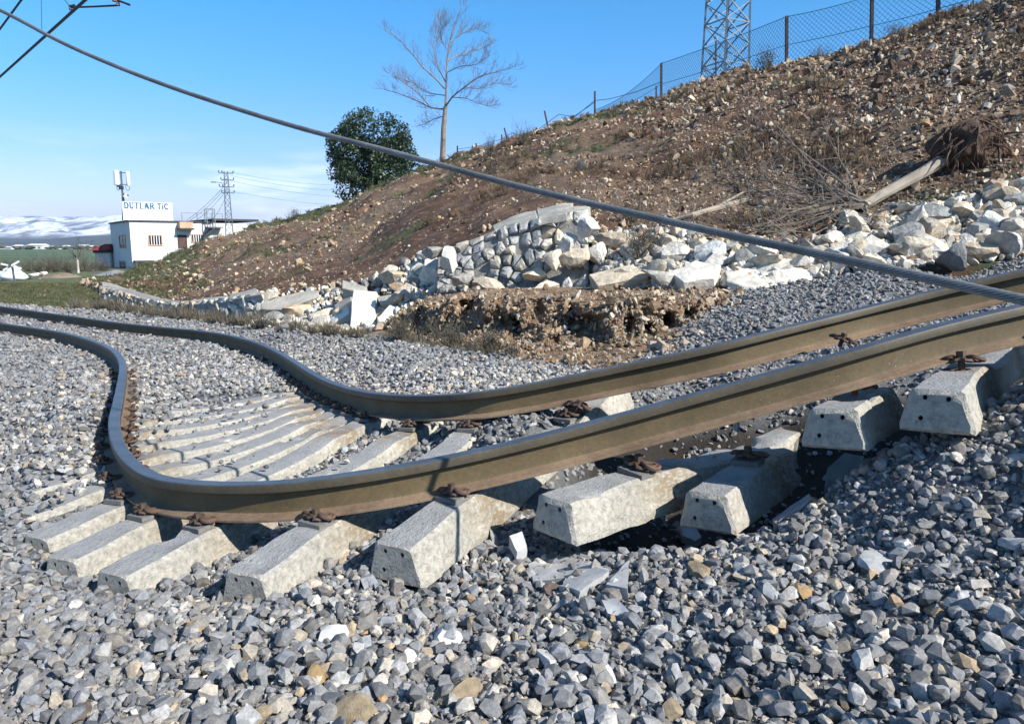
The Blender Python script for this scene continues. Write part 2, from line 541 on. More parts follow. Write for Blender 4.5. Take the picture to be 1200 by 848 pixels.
# ------------------------------------------------------------------ the two rails, as surveyed points of the head's top
RAIL1 = [(0, 378, -1.30), (67, 388, -1.28), (93, 394, -1.26), (117, 402, -1.23), (133, 410, -1.20), (142.5, 422, -1.17), (144, 433, -1.14),
         (141.7, 450, -1.10), (137.5, 473, -1.07), (133.5, 493, -1.055), (136.7, 514, -1.055), (145, 531, -1.055), (160, 546, -1.05), (179, 557, -1.04), (206.8, 563, -1.02),
         (239, 565.5, -1.00), (305, 566, -.96), (355, 562.5, -.935), (405, 555.5, -.91), (455, 548, -.885), (509, 538, -.86), (573, 524, -.82), (636, 509, -.775), (700, 492, -.72),
         (750, 479, -.67), (800, 464.5, -.62), (850, 451, -.568), (911, 434, -.505), (972, 417, -.44), (1034, 398.5, -.375), (1095, 381, -.318), (1156, 366, -.268), (1200, 356.5, -.235)]
RAIL2 = [(0, 358.5, -1.31), (42, 364.5, -1.30), (83, 370, -1.28), (133, 377, -1.265), (200, 384, -1.24), (233, 387, -1.22), (267, 392, -1.195), (300, 400.5, -1.16), (325, 411, -1.13),
         (350, 426, -1.10), (373, 440, -1.07), (402, 452, -1.03), (444, 460.5, -.965), (496, 463, -.895), (558, 459.5, -.82), (600, 453, -.78), (650, 443.5, -.725), (700, 433, -.67),
         (750, 422.5, -.615), (800, 412, -.56), (850, 401, -.505), (911, 385, -.435), (972, 370, -.37), (1034, 354.5, -.305), (1095, 339.5, -.235), (1156, 324.5, -.165), (1200, 315, -.12)]
r1p = [PZ(*q) for q in RAIL1]
r2p = [PZ(*q) for q in RAIL2]
r1p = [r1p[0] * 1 + Vector((-9.0, 7.2, -.06)), r1p[0] + Vector((-4.5, 3.6, -.03))] + r1p + [r1p[-1] + (r1p[-1] - r1p[-3]).normalized() * q for q in (1.2, 2.6, 4.5)]
r2p = [r2p[0] + Vector((-9.0, 7.2, -.06)), r2p[0] + Vector((-4.5, 3.6, -.03))] + r2p + [r2p[-1] + (r2p[-1] - r2p[-3]).normalized() * q for q in (1.2, 2.6, 4.5)]
def smooth_curve(P, k):
    P = P.copy()
    for _ in range(k):
        P[1:-1] = .25 * P[:-2] + .5 * P[1:-1] + .25 * P[2:]
    return P
C1 = smooth_curve(spline(r1p, step=0.025), 60)
C2 = smooth_curve(spline(r2p, step=0.025), 60)
PROF = [(-.0335, -.008), (-.031, -.003), (-.026, 0), (.026, 0), (.031, -.003), (.0335, -.008), (.0335, -.036), (.030, -.039), (.011, -.043), (.007, -.050), (.007, -.116), (.011, -.126),
        (.028, -.133), (.061, -.139), (.0625, -.141), (.0625, -.149)]
PMAT = [1, 0, 0, 0, 1, 1, 1, 1, 2, 2, 2, 3, 3, 3, 3]       # material of the segment that starts at each point
def make_rail(name, C, label, tilt=0.0):
    prof = PROF + [(-x, z) for x, z in PROF[::-1] if not (abs(x) > .02 and z > -.004 or (abs(x) == .026))]
    prof = PROF + [(-.0625, -.149), (-.0625, -.141), (-.061, -.139), (-.028, -.133), (-.011, -.126), (-.007, -.116), (-.007, -.050), (-.011, -.043), (-.030, -.039), (-.0335, -.036)]
    n = len(prof)
    pm = PMAT + [3] + [3, 3, 3, 3, 2, 2, 2, 1, 1, 1]
    T = np.gradient(C, axis=0)
    T /= np.linalg.norm(T, axis=1)[:, None]
    S = np.cross(T, [0, 0, 1.0])
    S /= np.linalg.norm(S, axis=1)[:, None]
    U = np.cross(S, T)
    pr = np.array(prof)
    V = C[:, None, :] + S[:, None, :] * pr[None, :, 0, None] + U[:, None, :] * pr[None, :, 1, None]
    m = len(C)
    i = np.arange(m - 1)[:, None]
    k = np.arange(n)[None, :]
    k2 = (k + 1) % n
    F = np.stack([i * n + k, (i + 1) * n + k, (i + 1) * n + k2, i * n + k2], -1).reshape(-1, 4)
    mi = np.tile(np.array(pm[:n]), m - 1)
    me = np_mesh(name, V.reshape(-1, 3), F, True, 28, mi)
    o = obj(name, me, None, [M_RTOP, M_RSIDE, M_RWEB, M_RFOOT])
    tag(o, label, 'rail')
    return o
make_rail('rail', C1, 'near buckled steel rail bent in a sharp S over the loose sleepers')
make_rail('rail', C2, 'far buckled steel rail nearer the rubble wall, snaking behind the other one')

def at_px(C, px, lo=0, hi=None):
    """index on the curve whose image column is px"""
    w = C[:, 1] * CP - C[:, 2] * SP
    q = 600 + 867 * C[:, 0] / w
    hi = hi or len(C)
    return lo + int(np.argmin(np.abs(q[lo:hi] - px)))
# last index where the near rail's column is at its leftmost turn: right of it columns are unique
col1 = 600 + 867 * C1[:, 0] / (C1[:, 1] * CP - C1[:, 2] * SP)
row1 = 424 - 867 * (C1[:, 1] * SP + C1[:, 2] * CP) / (C1[:, 1] * CP - C1[:, 2] * SP)
turn = int(np.argmin(np.where(row1 > 440, col1, 1e9)))

# sleepers that still carry both rails: (index on near rail, index on far rail)
def sleeper_frame(P1, P2, drop=-.162):
    a, b = Vector(P1), Vector(P2)
    a.z += drop; b.z += drop
    c = (a + b) / 2
    x = (b - a).normalized()
    y = Vector((0, 0, 1)).cross(x).normalized()
    z = x.cross(y)
    return Matrix((x, y, z)).transposed().to_4x4(), c
PAIRS = []
for a, b in ((545, 672), (385, 558), (252, 487), (186, 435)):
    PAIRS.append((at_px(C1, a, turn), at_px(C2, b)))
# onward to the left: even steps along the near rail, partner = the point square across
step = 0
i = PAIRS[-1][0]
s_step = [0.36, 0.36, 0.36, 0.36, 0.38, 0.40, 0.42, .44, .46, .5, .52, .54, .56, .58, .6, .6, .6, .6, .6]
for k, st in enumerate(s_step):
    i -= int(st / 0.025)
    if i < 5: break
    t = C1[i + 2] - C1[i - 2]
    nrm = np.array([-t[1], t[0]]) / np.hypot(t[0], t[1])
    if nrm[1] < 0: nrm = -nrm
    d = C2[:, :2] - C1[i, :2]
    along = d @ nrm
    off = np.abs(d @ np.array([nrm[1], -nrm[0]]))
    cand = np.where((along > .9) & (along < 2.2), off, 9)
    j = int(np.argmin(cand))
    prev = PAIRS[-1][1]
    if j > prev - int(.26 / .025): j = prev - int(.26 / .025)     # never cross its neighbour
    PAIRS.append((i, max(j, 3)))

# ------------------------------------------------------------------ ground heights
ctrl = []
def G(px, py, z): ctrl.append(tuple(PZ(px, py, z)))
def GW(x, y, z): ctrl.append((x, y, z))
for px, z in ((-300, -1.32), (0, -1.22), (200, -1.17), (400, -1.15), (600, -1.14), (800, -1.12), (1000, -1.07), (1200, -1.00), (1500, -.92)): G(px, 846, z)
for px, z in ((0, -1.27), (130, -1.22), (300, -1.19), (420, -1.18), (560, -1.19)): G(px, 715, z)
G(0, 630, -1.30); G(0, 560, -1.33); G(60, 500, -1.36); G(0, 450, -1.42); G(60, 430, -1.40); G(0, 400, -1.46); G(-300, 480, -1.45); G(-300, 620, -1.35); G(-400, 390, -1.5)
G(460, 680, -1.20); G(560, 672, -1.21); G(660, 672, -1.19); G(740, 655, -1.19); G(800, 655, -1.17); G(870, 640, -1.14); G(930, 606, -1.05)
G(1000, 558, -.92); G(1060, 535, -.83); G(1120, 508, -.74); G(1200, 470, -.62); G(1300, 440, -.55)
G(1000, 620, -.98); G(1200, 600, -.82); G(1000, 700, -1.03); G(1200, 720, -.94); G(800, 740, -1.12)
# the hole under the lifted rails
for x, y, z in ((.12, 3.05, -1.27), (.45, 3.2, -1.5), (.45, 3.8, -1.5), (.9, 3.2, -1.75), (1.0, 3.9, -1.7), (1.4, 3.3, -1.8), (1.75, 3.35, -1.7), (1.9, 3.9, -1.6), (2.3, 3.5, -1.55), (2.8, 3.9, -1.4), (1.2, 4.6, -1.7), (2.0, 4.6, -1.65), (1.1, 5.15, -1.5), (1.8, 5.2, -1.5), (2.6, 5.1, -1.4), (3.3, 5.1, -1.25), (1.1, 5.65, -1.06), (1.8, 5.65, -.97), (2.5, 5.65, -.88), (3.3, 5.6, -.78), (.7, 5.3, -1.2),
                (3.3, 3.6, -1.2), (.5, 4.6, -1.3), (4, 4, -.9), (5.5, 4.5, -.8), (4.2, 5.4, -.7)): GW(x, y, z)
# far side of the hole and the ballast behind the far rail
G(800, 450, -1.10); G(700, 470, -1.14); G(870, 425, -.98); G(960, 400, -.84); G(1060, 375, -.68); G(1200, 345, -.45)
G(850, 395, -.84); G(900, 380, -.72); G(1000, 350, -.52); G(1100, 330, -.43); G(850, 345, -.56); G(950, 330, -.41); G(1180, 305, -.165); G(1300, 300, -.11); G(1060, 312, -.235)
G(690, 440, -1.12); G(620, 425, -1.14); G(740, 425, -1.02); G(780, 400, -.92); G(600, 413, -1.13); G(560, 440, -1.12)
G(500, 402, -1.19); G(400, 386, -1.28); G(300, 376, -1.36); G(200, 368, -1.43); G(100, 361, -1.51); G(0, 354, -1.60); G(-200, 346, -1.8)
G(480, 440, -1.13); G(430, 415, -1.19); G(330, 392, -1.27)
for px, py, z in ((700, 345, -.70), (600, 345, -.82), (500, 350, -1.0), (400, 362, -1.3), (300, 360, -1.45)): G(px, py, z)
GW(5, 10, -.35); GW(9, 8, -.2); GW(9, 3, -.5); GW(4.5, 1.5, -.8); GW(8, -4, -1); GW(0, -4, -1.3); GW(-8, -4, -1.5); GW(-9, 3, -1.5); GW(-14, 9, -1.7)
G(0, 342, -1.72); G(100, 345, -1.65); G(100, 335, -1.8); G(0, 333, -1.95); G(60, 326, -2.2); G(130, 322, -2.2); G(200, 330, -1.6); G(-200, 333, -2.2)
G(0, 320, -2.5); G(100, 314, -2.6); G(0, 306, -2.9); G(150, 318, -2.7); G(200, 312, -2.8)
GW(5, 18, -.9); GW(0, 22, -1.4); GW(-4, 30, -2); GW(10, 30, -1.5); GW(20, 12, -.8); GW(-30, 8, -2.4); GW(0, 80, -3); GW(60, 60, -3); GW(80, 0, -3); GW(-80, 0, -3.5); GW(0, -80, -3)
# below every sleeper the ballast follows the track
for k, (i, j) in enumerate(PAIRS):
    hin = [.15, .13, .12, .105, .10, .095, .09, .08, .07, .055, .035, .015][k] if k < 12 else -.008
    hout = [.165, .14, .11, .085, .065, .045, .03, .015][k] if k < 8 else .0
    a, b = Vector(C1[i]), Vector(C2[j])
    ax = (b - a).normalized()
    for s, h in ((-.45, hout), (.35, hin), (.75, hin), (1.15, hin)):
        p = a + ax * s
        GW(p.x, p.y, p.z - .165 - h)
    if k > 2:
        p = b + ax * .4
        GW(p.x, p.y, p.z - .165 - max(hin - .04, 0.02))
ctrl = np.array(ctrl)
def warp(X, Y):
    r = np.sqrt(X * X + (Y + 1.5) ** 2)
    s = np.log1p(r / 2.0) / np.maximum(r, 1e-6) * 2.0
    return np.stack([X * s, (Y + 1.5) * s], -1)
cw = warp(ctrl[:, 0], ctrl[:, 1])
def tk(d2): return 0.5 * d2 * np.log(d2 + 1e-12)
nC = len(ctrl)
K = tk(((cw[:, None] - cw[None]) ** 2).sum(-1)) + np.eye(nC) * 1.5e-3
A = np.zeros((nC + 3, nC + 3))
A[:nC, :nC] = K
A[:nC, nC] = 1; A[:nC, nC + 1:] = cw
A[nC, :nC] = 1; A[nC + 1:, :nC] = cw.T
sol = np.linalg.solve(A, np.concatenate([ctrl[:, 2], np.zeros(3)]))
def ground_z(X, Y, rough=True):
    X = np.atleast_1d(np.asarray(X, float)); Y = np.atleast_1d(np.asarray(Y, float))
    out = np.zeros(len(X))
    W = warp(X, Y)
    for s in range(0, len(X), 20000):
        w = W[s:s + 20000]
        out[s:s + 20000] = tk(((w[:, None] - cw[None]) ** 2).sum(-1)) @ sol[:nC] + sol[nC] + w @ sol[nC + 1:]
    r = np.hypot(X, Y)
    far = np.clip((r - 90) / 200, 0, 1)
    out = out * (1 - far) + (-3.6) * far
    out = np.where(r > 90, np.minimum(out, -2.6), out)
    if rough:
        P = np.stack([X, Y, X * 0], -1)
        out = out + fbm(P * 2.2, 3, 5) * .022 * np.clip(r, 0, 4) / 3
    return out
# where the ballast ends on the far side, as a distance for each bearing x/y
edge_px = [(-400, 350, -1.95), (-150, 350, -1.75), (0, 356, -1.6), (50, 360, -1.55), (100, 363.5, -1.50), (167, 369, -1.45), (250, 377, -1.39), (300, 383, -1.35), (333, 386.5, -1.32), (400, 393, -1.27),
           (483, 401, -1.2), (517, 409, -1.16), (569, 415, -1.14), (600, 417, -1.13), (650, 424, -1.12), (695, 434, -1.10), (740, 426, -1.02), (790, 400, -.94), (825, 372, -.76), (850, 346, -.58), (870, 335, -.5), (950, 326, -.40), (1060, 310, -.235), (1180, 300, -.14), (1400, 296, -.1)]
ed = np.array([tuple(PZ(*q)) for q in edge_px])
e_u = ed[:, 0] / ed[:, 1]
e_r = np.hypot(ed[:, 0], ed[:, 1])
def ballast_limit(X, Y):
    u = np.where(Y > .2, X / np.maximum(Y, .2), np.sign(X) * 5)
    return np.interp(u, e_u, e_r)

# polar sheet from the camera's feet to the horizon
angs = np.concatenate([np.arange(-180, -52, 4), np.arange(-52, 52, .32), np.arange(52, 180, 4)]) * math.pi / 180
rads = np.concatenate([[.15, .5, .8], np.geomspace(1.0, 26, 330), np.geomspace(27, 60, 60), np.geomspace(64, 30000, 50)])
nA, nR = len(angs), len(rads)
AA, RR = np.meshgrid(angs, rads)
GX, GY = (RR * np.sin(AA)).ravel(), (RR * np.cos(AA)).ravel()
GZ = ground_z(GX, GY)
gv = np.stack([GX, GY, GZ], -1)
rowi = np.arange(nR - 1)[:, None]
coli = np.arange(nA)[None, :]
c2 = (coli + 1) % nA
gf = np.stack([rowi * nA + coli, (rowi + 1) * nA + coli, (rowi + 1) * nA + c2, rowi * nA + c2], -1).reshape(-1, 4)
fc = gv[gf].mean(1)
rr = np.hypot(fc[:, 0], fc[:, 1])
lim = ballast_limit(fc[:, 0], fc[:, 1])
isb = rr < lim + fbm(fc * 1.3, 2, 3) * .25
def submesh(name, mask):
    f = gf[mask][:, ::-1]
    u, inv = np.unique(f, return_inverse=True)
    return np_mesh(name, gv[u], inv.reshape(-1, 4).astype(np.int32), True)

def ground_mat():
    m, nt, bs = mat_new('ground_soil_grass')
    co = coord(nt)
    soil = ramp(nt, noise(nt, 3.0, 8, 0.65, co), [(.3, (.10, .072, .048)), (.55, (.20, .15, .10)), (.75, (.33, .27, .19))])
    grass = ramp(nt, noise(nt, 1.6, 8, 0.7, co), [(.3, (.045, .06, .022)), (.5, (.085, .105, .04)), (.7, (.20, .18, .10))])
    field = ramp(nt, noise(nt, .02, 6, 0.6, co), [(.35, (.05, .085, .04)), (.5, (.07, .12, .05)), (.7, (.14, .15, .09))])
    sp = nd(nt, 'ShaderNodeSeparateXYZ', {0: co})
    def mr(v, a, b): return nd(nt, 'ShaderNodeMapRange', {'Value': v, 'From Min': a, 'From Max': b}).outputs[0]
    nz = nd(nt, 'ShaderNodeMath', {0: noise(nt, .8, 4, .6, co), 1: 3}, operation='MULTIPLY').outputs[0]
    yy = nd(nt, 'ShaderNodeMath', {0: sp.outputs['Y'], 1: nz}, operation='ADD').outputs[0]
    c = mixc(nt, mr(yy, 15.0, 18.0), soil, grass)
    path = ramp(nt, noise(nt, 2.2, 6, 0.6, co), [(.3, (.24, .20, .145)), (.7, (.36, .31, .24))])
    c = mixc(nt, mr(yy, 31, 32.5), c, path)
    c = mixc(nt, mr(yy, 36.5, 38), c, grass)
    c = mixc(nt, mr(sp.outputs['Y'], 110, 150), c, field)
    nt.links.new(c, bs.inputs['Base Color'])
    bs.inputs['Roughness'].default_value = .95
    bump(nt, bs, noise(nt, 14, 8, .7, co), .8, .05)
    return m
M_GROUND = ground_mat()
ground = obj('ground', submesh('ground', ~isb), None, M_GROUND)
tag(ground, kind='structure')
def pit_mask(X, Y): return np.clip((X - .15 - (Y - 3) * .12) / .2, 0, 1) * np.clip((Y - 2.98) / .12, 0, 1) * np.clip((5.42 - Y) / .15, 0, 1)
m_, nt_, bs_ = mat_new('ballast_dust_pit_shade')
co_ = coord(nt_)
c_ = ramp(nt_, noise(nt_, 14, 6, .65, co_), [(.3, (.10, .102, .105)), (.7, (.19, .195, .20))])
c_ = mixc(nt_, nd(nt_, 'ShaderNodeAttribute', attribute_name='pit_shade').outputs['Fac'], c_, ramp(nt_, noise(nt_, 9, 6, .65, co_), [(.3, (.016, .013, .010)), (.7, (.034, .027, .020))]))  # deep shade of the hole under the rails, painted in as near-black soil
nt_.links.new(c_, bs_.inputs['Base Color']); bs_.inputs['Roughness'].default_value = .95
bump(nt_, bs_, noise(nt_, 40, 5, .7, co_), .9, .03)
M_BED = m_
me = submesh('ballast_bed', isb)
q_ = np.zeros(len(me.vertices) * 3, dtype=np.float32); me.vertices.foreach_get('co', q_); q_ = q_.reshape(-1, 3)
attr(me, 'pit_shade', pit_mask(q_[:, 0], q_[:, 1]))
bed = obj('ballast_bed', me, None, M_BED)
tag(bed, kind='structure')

# ------------------------------------------------------------------ sleepers
ST = [(-1.30, .27, .185, .172), (-1.285, .285, .20, .188), (-1.1, .29, .195, .195), (-.95, .295, .18, .207), (-.88, .30, .172, .206), (-.62, .30, .172, .206), (-.5, .285, .18, .205), (-.36, .26, .19, .178), (-.15, .235, .2, .165), (0, .23, .205, .163)]
ST = ST + [(-a, b, c, d) for a, b, c, d in ST[-2::-1]]
def sleeper_mesh(name, x0=-1.30, x1=1.30, seed=0, holes=True, broken=None):
    """trapezoid concrete beam, top at local z=0 at the seats; real holes in the end at x0"""
    st = np.array(ST)
    nx = max(8, int((x1 - x0) / .045))
    xs = np.linspace(x0, x1, nx)
    xs = np.sort(np.concatenate([xs, [x0 + .012]]))
    H0 = .206
    bm = bmesh.new()
    rings = []
    for x in xs:
        bw, tw, h = [np.interp(x, st[:, 0], st[:, q]) / (2 if q < 3 else 1) for q in (1, 2, 3)]
        zt, zb = h - H0, -H0
        if x <= x0 + .0001 or x >= 1.2999: bw -= .012; tw -= .012; zt -= .010; zb += .012
        c = .014
        ring = [(-bw, zb), (-bw * .33, zb), (bw * .33, zb), (bw, zb)]
        m1, m2 = (bw * .62 + tw * .38), (bw * .3 + tw * .7)
        ring += [(bw, zb + .03), (m1 + .002, zb + (zt - zb) * .42), (m2 + .001, zb + (zt - zb) * .72), (tw + .006, zt - c), (tw - c * .7, zt - .001), (tw * .3, zt), (-tw * .3, zt), (-tw + c * .7, zt - .001), (-tw - .006, zt - c)]
        ring += [(-m2 - .001, zb + (zt - zb) * .72), (-m1 - .002, zb + (zt - zb) * .42), (-bw, zb + .03)]
        rings.append([(x, y, z) for y, z in ring])
    V = np.array(rings) * np.array([1, .82, .82])
    flat = V.reshape(-1, 3)
    d = fbm(flat * 9 + seed * 13, 4, seed) * .008
    chip = np.clip(fbm(flat * 5 + seed * 31 + 50, 3, seed + 9) - .36, 0, 1) * .14
    cen = flat * [1, 0, 0] + [0, 0, -.1]
    out = flat - cen
    out /= np.linalg.norm(out, axis=1)[:, None]
    flat = flat + out * (d - chip)[:, None]
    if broken:   # ragged break at x1
        k = (flat[:, 0] - (x1 - .22)) / .22
        w = np.clip(k, 0, 1)
        flat[:, 0] += w * (fbm(flat * 11 + 7, 3, seed + 4) * .16 + (flat[:, 1] * broken))
    m, n = V.shape[:2]
    bv = [[bm.verts.new(flat[i * n + k]) for k in range(n)] for i in range(m)]
    for i in range(m - 1):
        for k in range(n):
            k2 = (k + 1) % n
            bm.faces.new((bv[i][k], bv[i][k2], bv[i + 1][k2], bv[i + 1][k]))
    bm.faces.new([bv[-1][k] for k in range(n)])
    if not holes:
        bm.faces.new([bv[0][k] for k in range(n)][::-1])
    else:
        edges = [bm.edges.get((bv[0][k], bv[0][(k + 1) % n])) for k in range(n)]
        xb = float(np.mean([v.co.x for v in bv[0]]))
        loops = []
        for (hy, hz) in ((-.036, -.048), (.036, -.046), (.048, -.120)):
            lp = [bm.verts.new((xb, hy + .0078 * math.cos(a), hz + .009 * math.sin(a))) for a in np.linspace(0, 2 * math.pi, 10, endpoint=False)]
            edges += [bm.edges.new((lp[q], lp[(q + 1) % 10])) for q in range(10)]
            loops.append(lp)
        r = bmesh.ops.triangle_fill(bm, edges=edges, use_beauty=True, use_dissolve=False)
        for lp in loops:
            bk = [bm.verts.new((v.co.x + .05, v.co.y, v.co.z)) for v in lp]
            for q in range(10):
                q2 = (q + 1) % 10
                f = bm.faces.new((lp[q], bk[q], bk[q2], lp[q2])); f.material_index = 1
            f = bm.faces.new(bk); f.material_index = 1
        for f in list(bm.faces):      # the fill also covers the hole discs when it is unlucky
            if f.material_index == 0 and len(f.verts) == 3:
                c = f.calc_center_median()
                if abs(c.x - xb) < .02:
                    for (hy, hz) in ((-.036, -.048), (.036, -.046), (.048, -.120)):
                        if math.hypot(c.y - hy, c.z - hz) < .006: bm.faces.remove(f); break
    bmesh.ops.recalc_face_normals(bm, faces=bm.faces[:])
    return bm_mesh(name, bm, True, 32)
SL = [sleeper_mesh('sleeper', x0=-1.25, seed=k) for k in range(4)]
for me in SL: me.materials.append(M_CONC); me.materials.append(M_HOLE)

# fastening: spring clip with two loops, a screw and a guide plate; local x points to the rail
def clip_meshes():
    b = MB()
    w = []
    for t in np.linspace(0, 1, 34):   # one wing of the spring, mirrored below
        a = t * 2 * math.pi * 1.02
        w.append((.018 + .030 * math.cos(a + .4) - .004, .040 + .026 * math.sin(a + .4), .022 + .016 * math.sin(a * .5) + .004 * math.cos(a * 2)))
    mid = [(-.022, .004, .034), (-.030, .014, .030), (-.022, .030, .026)]
    L_ = [Vector(p) for p in mid] + [Vector(p) for p in w]
    Rr = [Vector((p.x, -p.y, p.z)) for p in L_]
    path = L_[::-1] + Rr
    b.tube(path, .0075, 6)
    spring = b
    c = MB()
    c.tube([(-.004, 0, -.01), (-.004, 0, .052)], .0115, 8)
    c.tube([(-.004, 0, .036), (-.004, 0, .041)], .023, 10)
    c.tube([(-.004, 0, .041), (-.004, 0, .062)], .0155, 6)
    g = MB()
    g.box((-.012, 0, .006), (.075, .105, .018))
    g.box((.02, 0, .014), (.022, .105, .02))
    return spring, c, g
_s, _c, _g = clip_meshes()
def to_me(b, name, mat, smooth=True):
    me = bpy.data.meshes.new(name)
    me.from_pydata(b.v, [], b.f)
    if smooth:
        me.polygons.foreach_set('use_smooth', np.ones(len(me.polygons), dtype=bool)); me.set_sharp_from_angle(angle=R(40))
    me.materials.append(mat)
    return me
ME_SPRING, ME_SCREW, ME_GUIDE = to_me(_s, 'rail_clip', M_RUST), to_me(_c, 'screw', M_RUST), to_me(_g, 'guide_plate', M_PLATE, False)
def add_clip(sl, x, face, sc=1.0, jitter=0.0, guide=True):
    """x: place along the sleeper, face: +1 when the rail lies towards +x"""
    r = rnd
    o = obj('rail_clip', ME_SPRING, sl, None, (x, r.uniform(-1, 1) * jitter * .02, .004), (r.uniform(-1, 1) * jitter * .25, r.uniform(-1, 1) * jitter * .2, (0 if face > 0 else math.pi) + r.uniform(-1, 1) * jitter * .6), (sc,) * 3)
    obj('screw', ME_SCREW, o)
    if guide: obj('guide_plate', ME_GUIDE, o)
    return o

ORD = ['first', 'second', 'third', 'fourth', 'fifth', 'sixth', 'seventh', 'eighth', 'ninth', 'tenth', 'eleventh', 'twelfth', 'thirteenth', 'fourteenth', 'fifteenth', 'sixteenth', 'seventeenth', 'eighteenth', 'nineteenth', 'twentieth']
SLEEPER_BOXES = []
lab = ['sleeper with drilled end standing clear of the gravel, crossed by the cable shadow',
       'concrete sleeper with its end wedged in gravel, just left of the cable shadow',
       'concrete sleeper with its near end sunk in gravel, under the lowest stretch of rail',
       'low concrete sleeper under the tight bend, its near end level with the gravel']
for k, (i, j) in enumerate(PAIRS):
    a_, b_ = C1[i].copy(), C2[j].copy()
    lift = (.065, .035, .03, .012)[k] if k < 4 else .0
    a_[2] += lift * .0; b_[2] -= lift * 1.0
    M, c = sleeper_frame(a_, b_)
    Ln = float(np.linalg.norm(C1[i] - C2[j]))
    c = Vector(a_) + Vector((0, 0, -.162)) + M.to_3x3() @ Vector((.75, 0, 0)) if False else Vector(a_) + Vector((0, 0, -.164)) + M @ Vector((.75, 0, 0))
    o = obj('sleeper', SL[k % 4])
    o.matrix_world = Matrix.Translation(c) @ M
    if k < 4: l = lab[k]
    else: l = 'grey sleeper sunk in ballast, %s one up the track beyond the tight bend' % ORD[min(k - 4, 19)]
    tag(o, l, 'sleeper', 'concrete sleepers under the buckled rails')
    SLEEPER_BOXES.append((M.to_3x3(), c, 1.25))
    if k < 16:
        for x, f in ((-.75 - .088, 1), (-.75 + .088, -1), (Ln - .75 - .088, 1), (min(Ln - .75 + .088, 1.2), -1)):
            add_clip(o, x, f, 1.0, .25)

def loose_sleeper(T0, d, yaw_roll, label, me, clips=(), roll=0.0, wid=1.0):
    """T0: middle of the near top edge of the end face; d: direction of the beam"""
    x = Vector(d).normalized()
    y = Vector((0, 0, 1)).cross(x).normalized()
    z = x.cross(y)
    M = Matrix((x, y, z)).transposed().to_4x4() @ Matrix.Rotation(roll, 4, 'X')
    o = obj('sleeper', me)
    c = Vector(T0) + M.to_3x3() @ Vector((1.295, 0, .02))
    o.matrix_world = Matrix.Translation(c) @ M @ Matrix.Diagonal((1, wid, 1, 1))
    tag(o, label, 'sleeper', 'concrete sleepers under the buckled rails')
    SLEEPER_BOXES.append((M.to_3x3(), c, 1.3))
    return o
def new_sl(**k):
    me = sleeper_mesh('sleeper', **k)
    me.materials.append(M_CONC); me.materials.append(M_HOLE)
    return me
sH = loose_sleeper((.160, 2.70, -.955), (.73, .68, -.035), 0, 'long torn-off sleeper lying slanted below the near rail, small stones on top of it', new_sl(seed=21, x1=.52, broken=.5))
add_clip(sH, -.79, 1, 1.25, .6)
sI = loose_sleeper((.770, 2.82, -.975), (.60, .79, -.02), 0, 'short broken-off sleeper stump on the gravel with holes in its end', new_sl(seed=22, x1=-.42, broken=-.5), roll=-.08)
add_clip(sI, -.80, 1, 1.2, .6)
sJ = loose_sleeper((1.20, 2.71, -.605), (.60, .79, -.06), 0, 'sleeper hanging from the near rail over the black hole, left of two dangling blocks', new_sl(seed=23, x1=-.52, broken=.4), roll=-.10)
add_clip(sJ, -.93, 1, 1.15, .7, False)
sK = loose_sleeper((1.475, 2.52, -.495), (.62, .78, -.03), 0, 'sleeper hanging from the near rail over the black hole, right of two dangling blocks', new_sl(seed=24), roll=-.06)
add_clip(sK, -.78, 1, 1.15, .7, False)
sL = loose_sleeper((1.90, 2.50, -.365), (.62, .78, 0), 0, 'sleeper hanging at the right edge of the view, mostly cut off', new_sl(seed=25), roll=-.06)
add_clip(sL, -.78, 1, 1.15, .7, False)
for k, l in enumerate(('first', 'second', 'third', 'fourth')):
    o_ = loose_sleeper((2.42 + .52 * k, 2.50 - .01 * k, -.24 + .125 * k), (.62, .78, 0), 0, 'sleeper hanging from the near rail, %s one beyond the right edge of the view' % l, SL[k % 4], roll=-.04)
    add_clip(o_, -.78, 1, 1.1, .5, False)

# ------------------------------------------------------------------ ballast
def in_sleeper(P, margin=.0):
    """height above the sleeper tops' plane where a point falls on a sleeper, else nan"""
    res = np.full(len(P), np.nan)
    for M3, c, hl in SLEEPER_BOXES:
        Q = (P - np.array(c)) @ np.array(M3)
        ins = (np.abs(Q[:, 0]) < hl + margin) & (np.abs(Q[:, 1]) < .105 + margin)
        res[ins] = Q[ins, 2]
    return res
def field(r0, r1, sp, amax=48):
    """jittered points in a ring sector in front of the camera"""
    n = int((amax * 2 * math.pi / 180) * (r1 * r1 - r0 * r0) / 2 / (sp * sp))
    a = rng.uniform(-amax, amax, n) * math.pi / 180
    r = np.sqrt(rng.uniform(r0 * r0, r1 * r1, n))
    return r * np.sin(a), r * np.cos(a)
BX, BY, BS, BL = [], [], [], []
for r0, r1, sp, sz in ((.9, 3.2, .017, .018), (.9, 3.4, .0215, .041), (3.4, 6, .0255, .041), (6, 10, .033, .044), (10, 16, .050, .054), (16, 26, .08, .075)):
    x, y = field(r0, r1, sp, 66 if r1 < 3.5 else 56)
    keep = np.hypot(x, y) < ballast_limit(x, y) + rng.normal(0, .12, len(x))
    x, y = x[keep], y[keep]
    BX.append(x); BY.append(y)
    BS.append(sz * np.clip(np.exp(rng.normal(0, .36, len(x))), .4, 1.75))
x, y = np.concatenate(BX), np.concatenate(BY)
s = np.concatenate(BS)
z = ground_z(x, y) + rng.uniform(-.014, .018, len(x)) * (s / .046)
P = np.stack([x, y, z], -1)
hs = in_sleeper(P, .012)
bury = np.isnan(hs) | (hs > -.045) | (hs < -.20)          # on buried sleepers the stones lie on top
keep = bury.copy()
on = ~np.isnan(hs) & (hs > -.045)
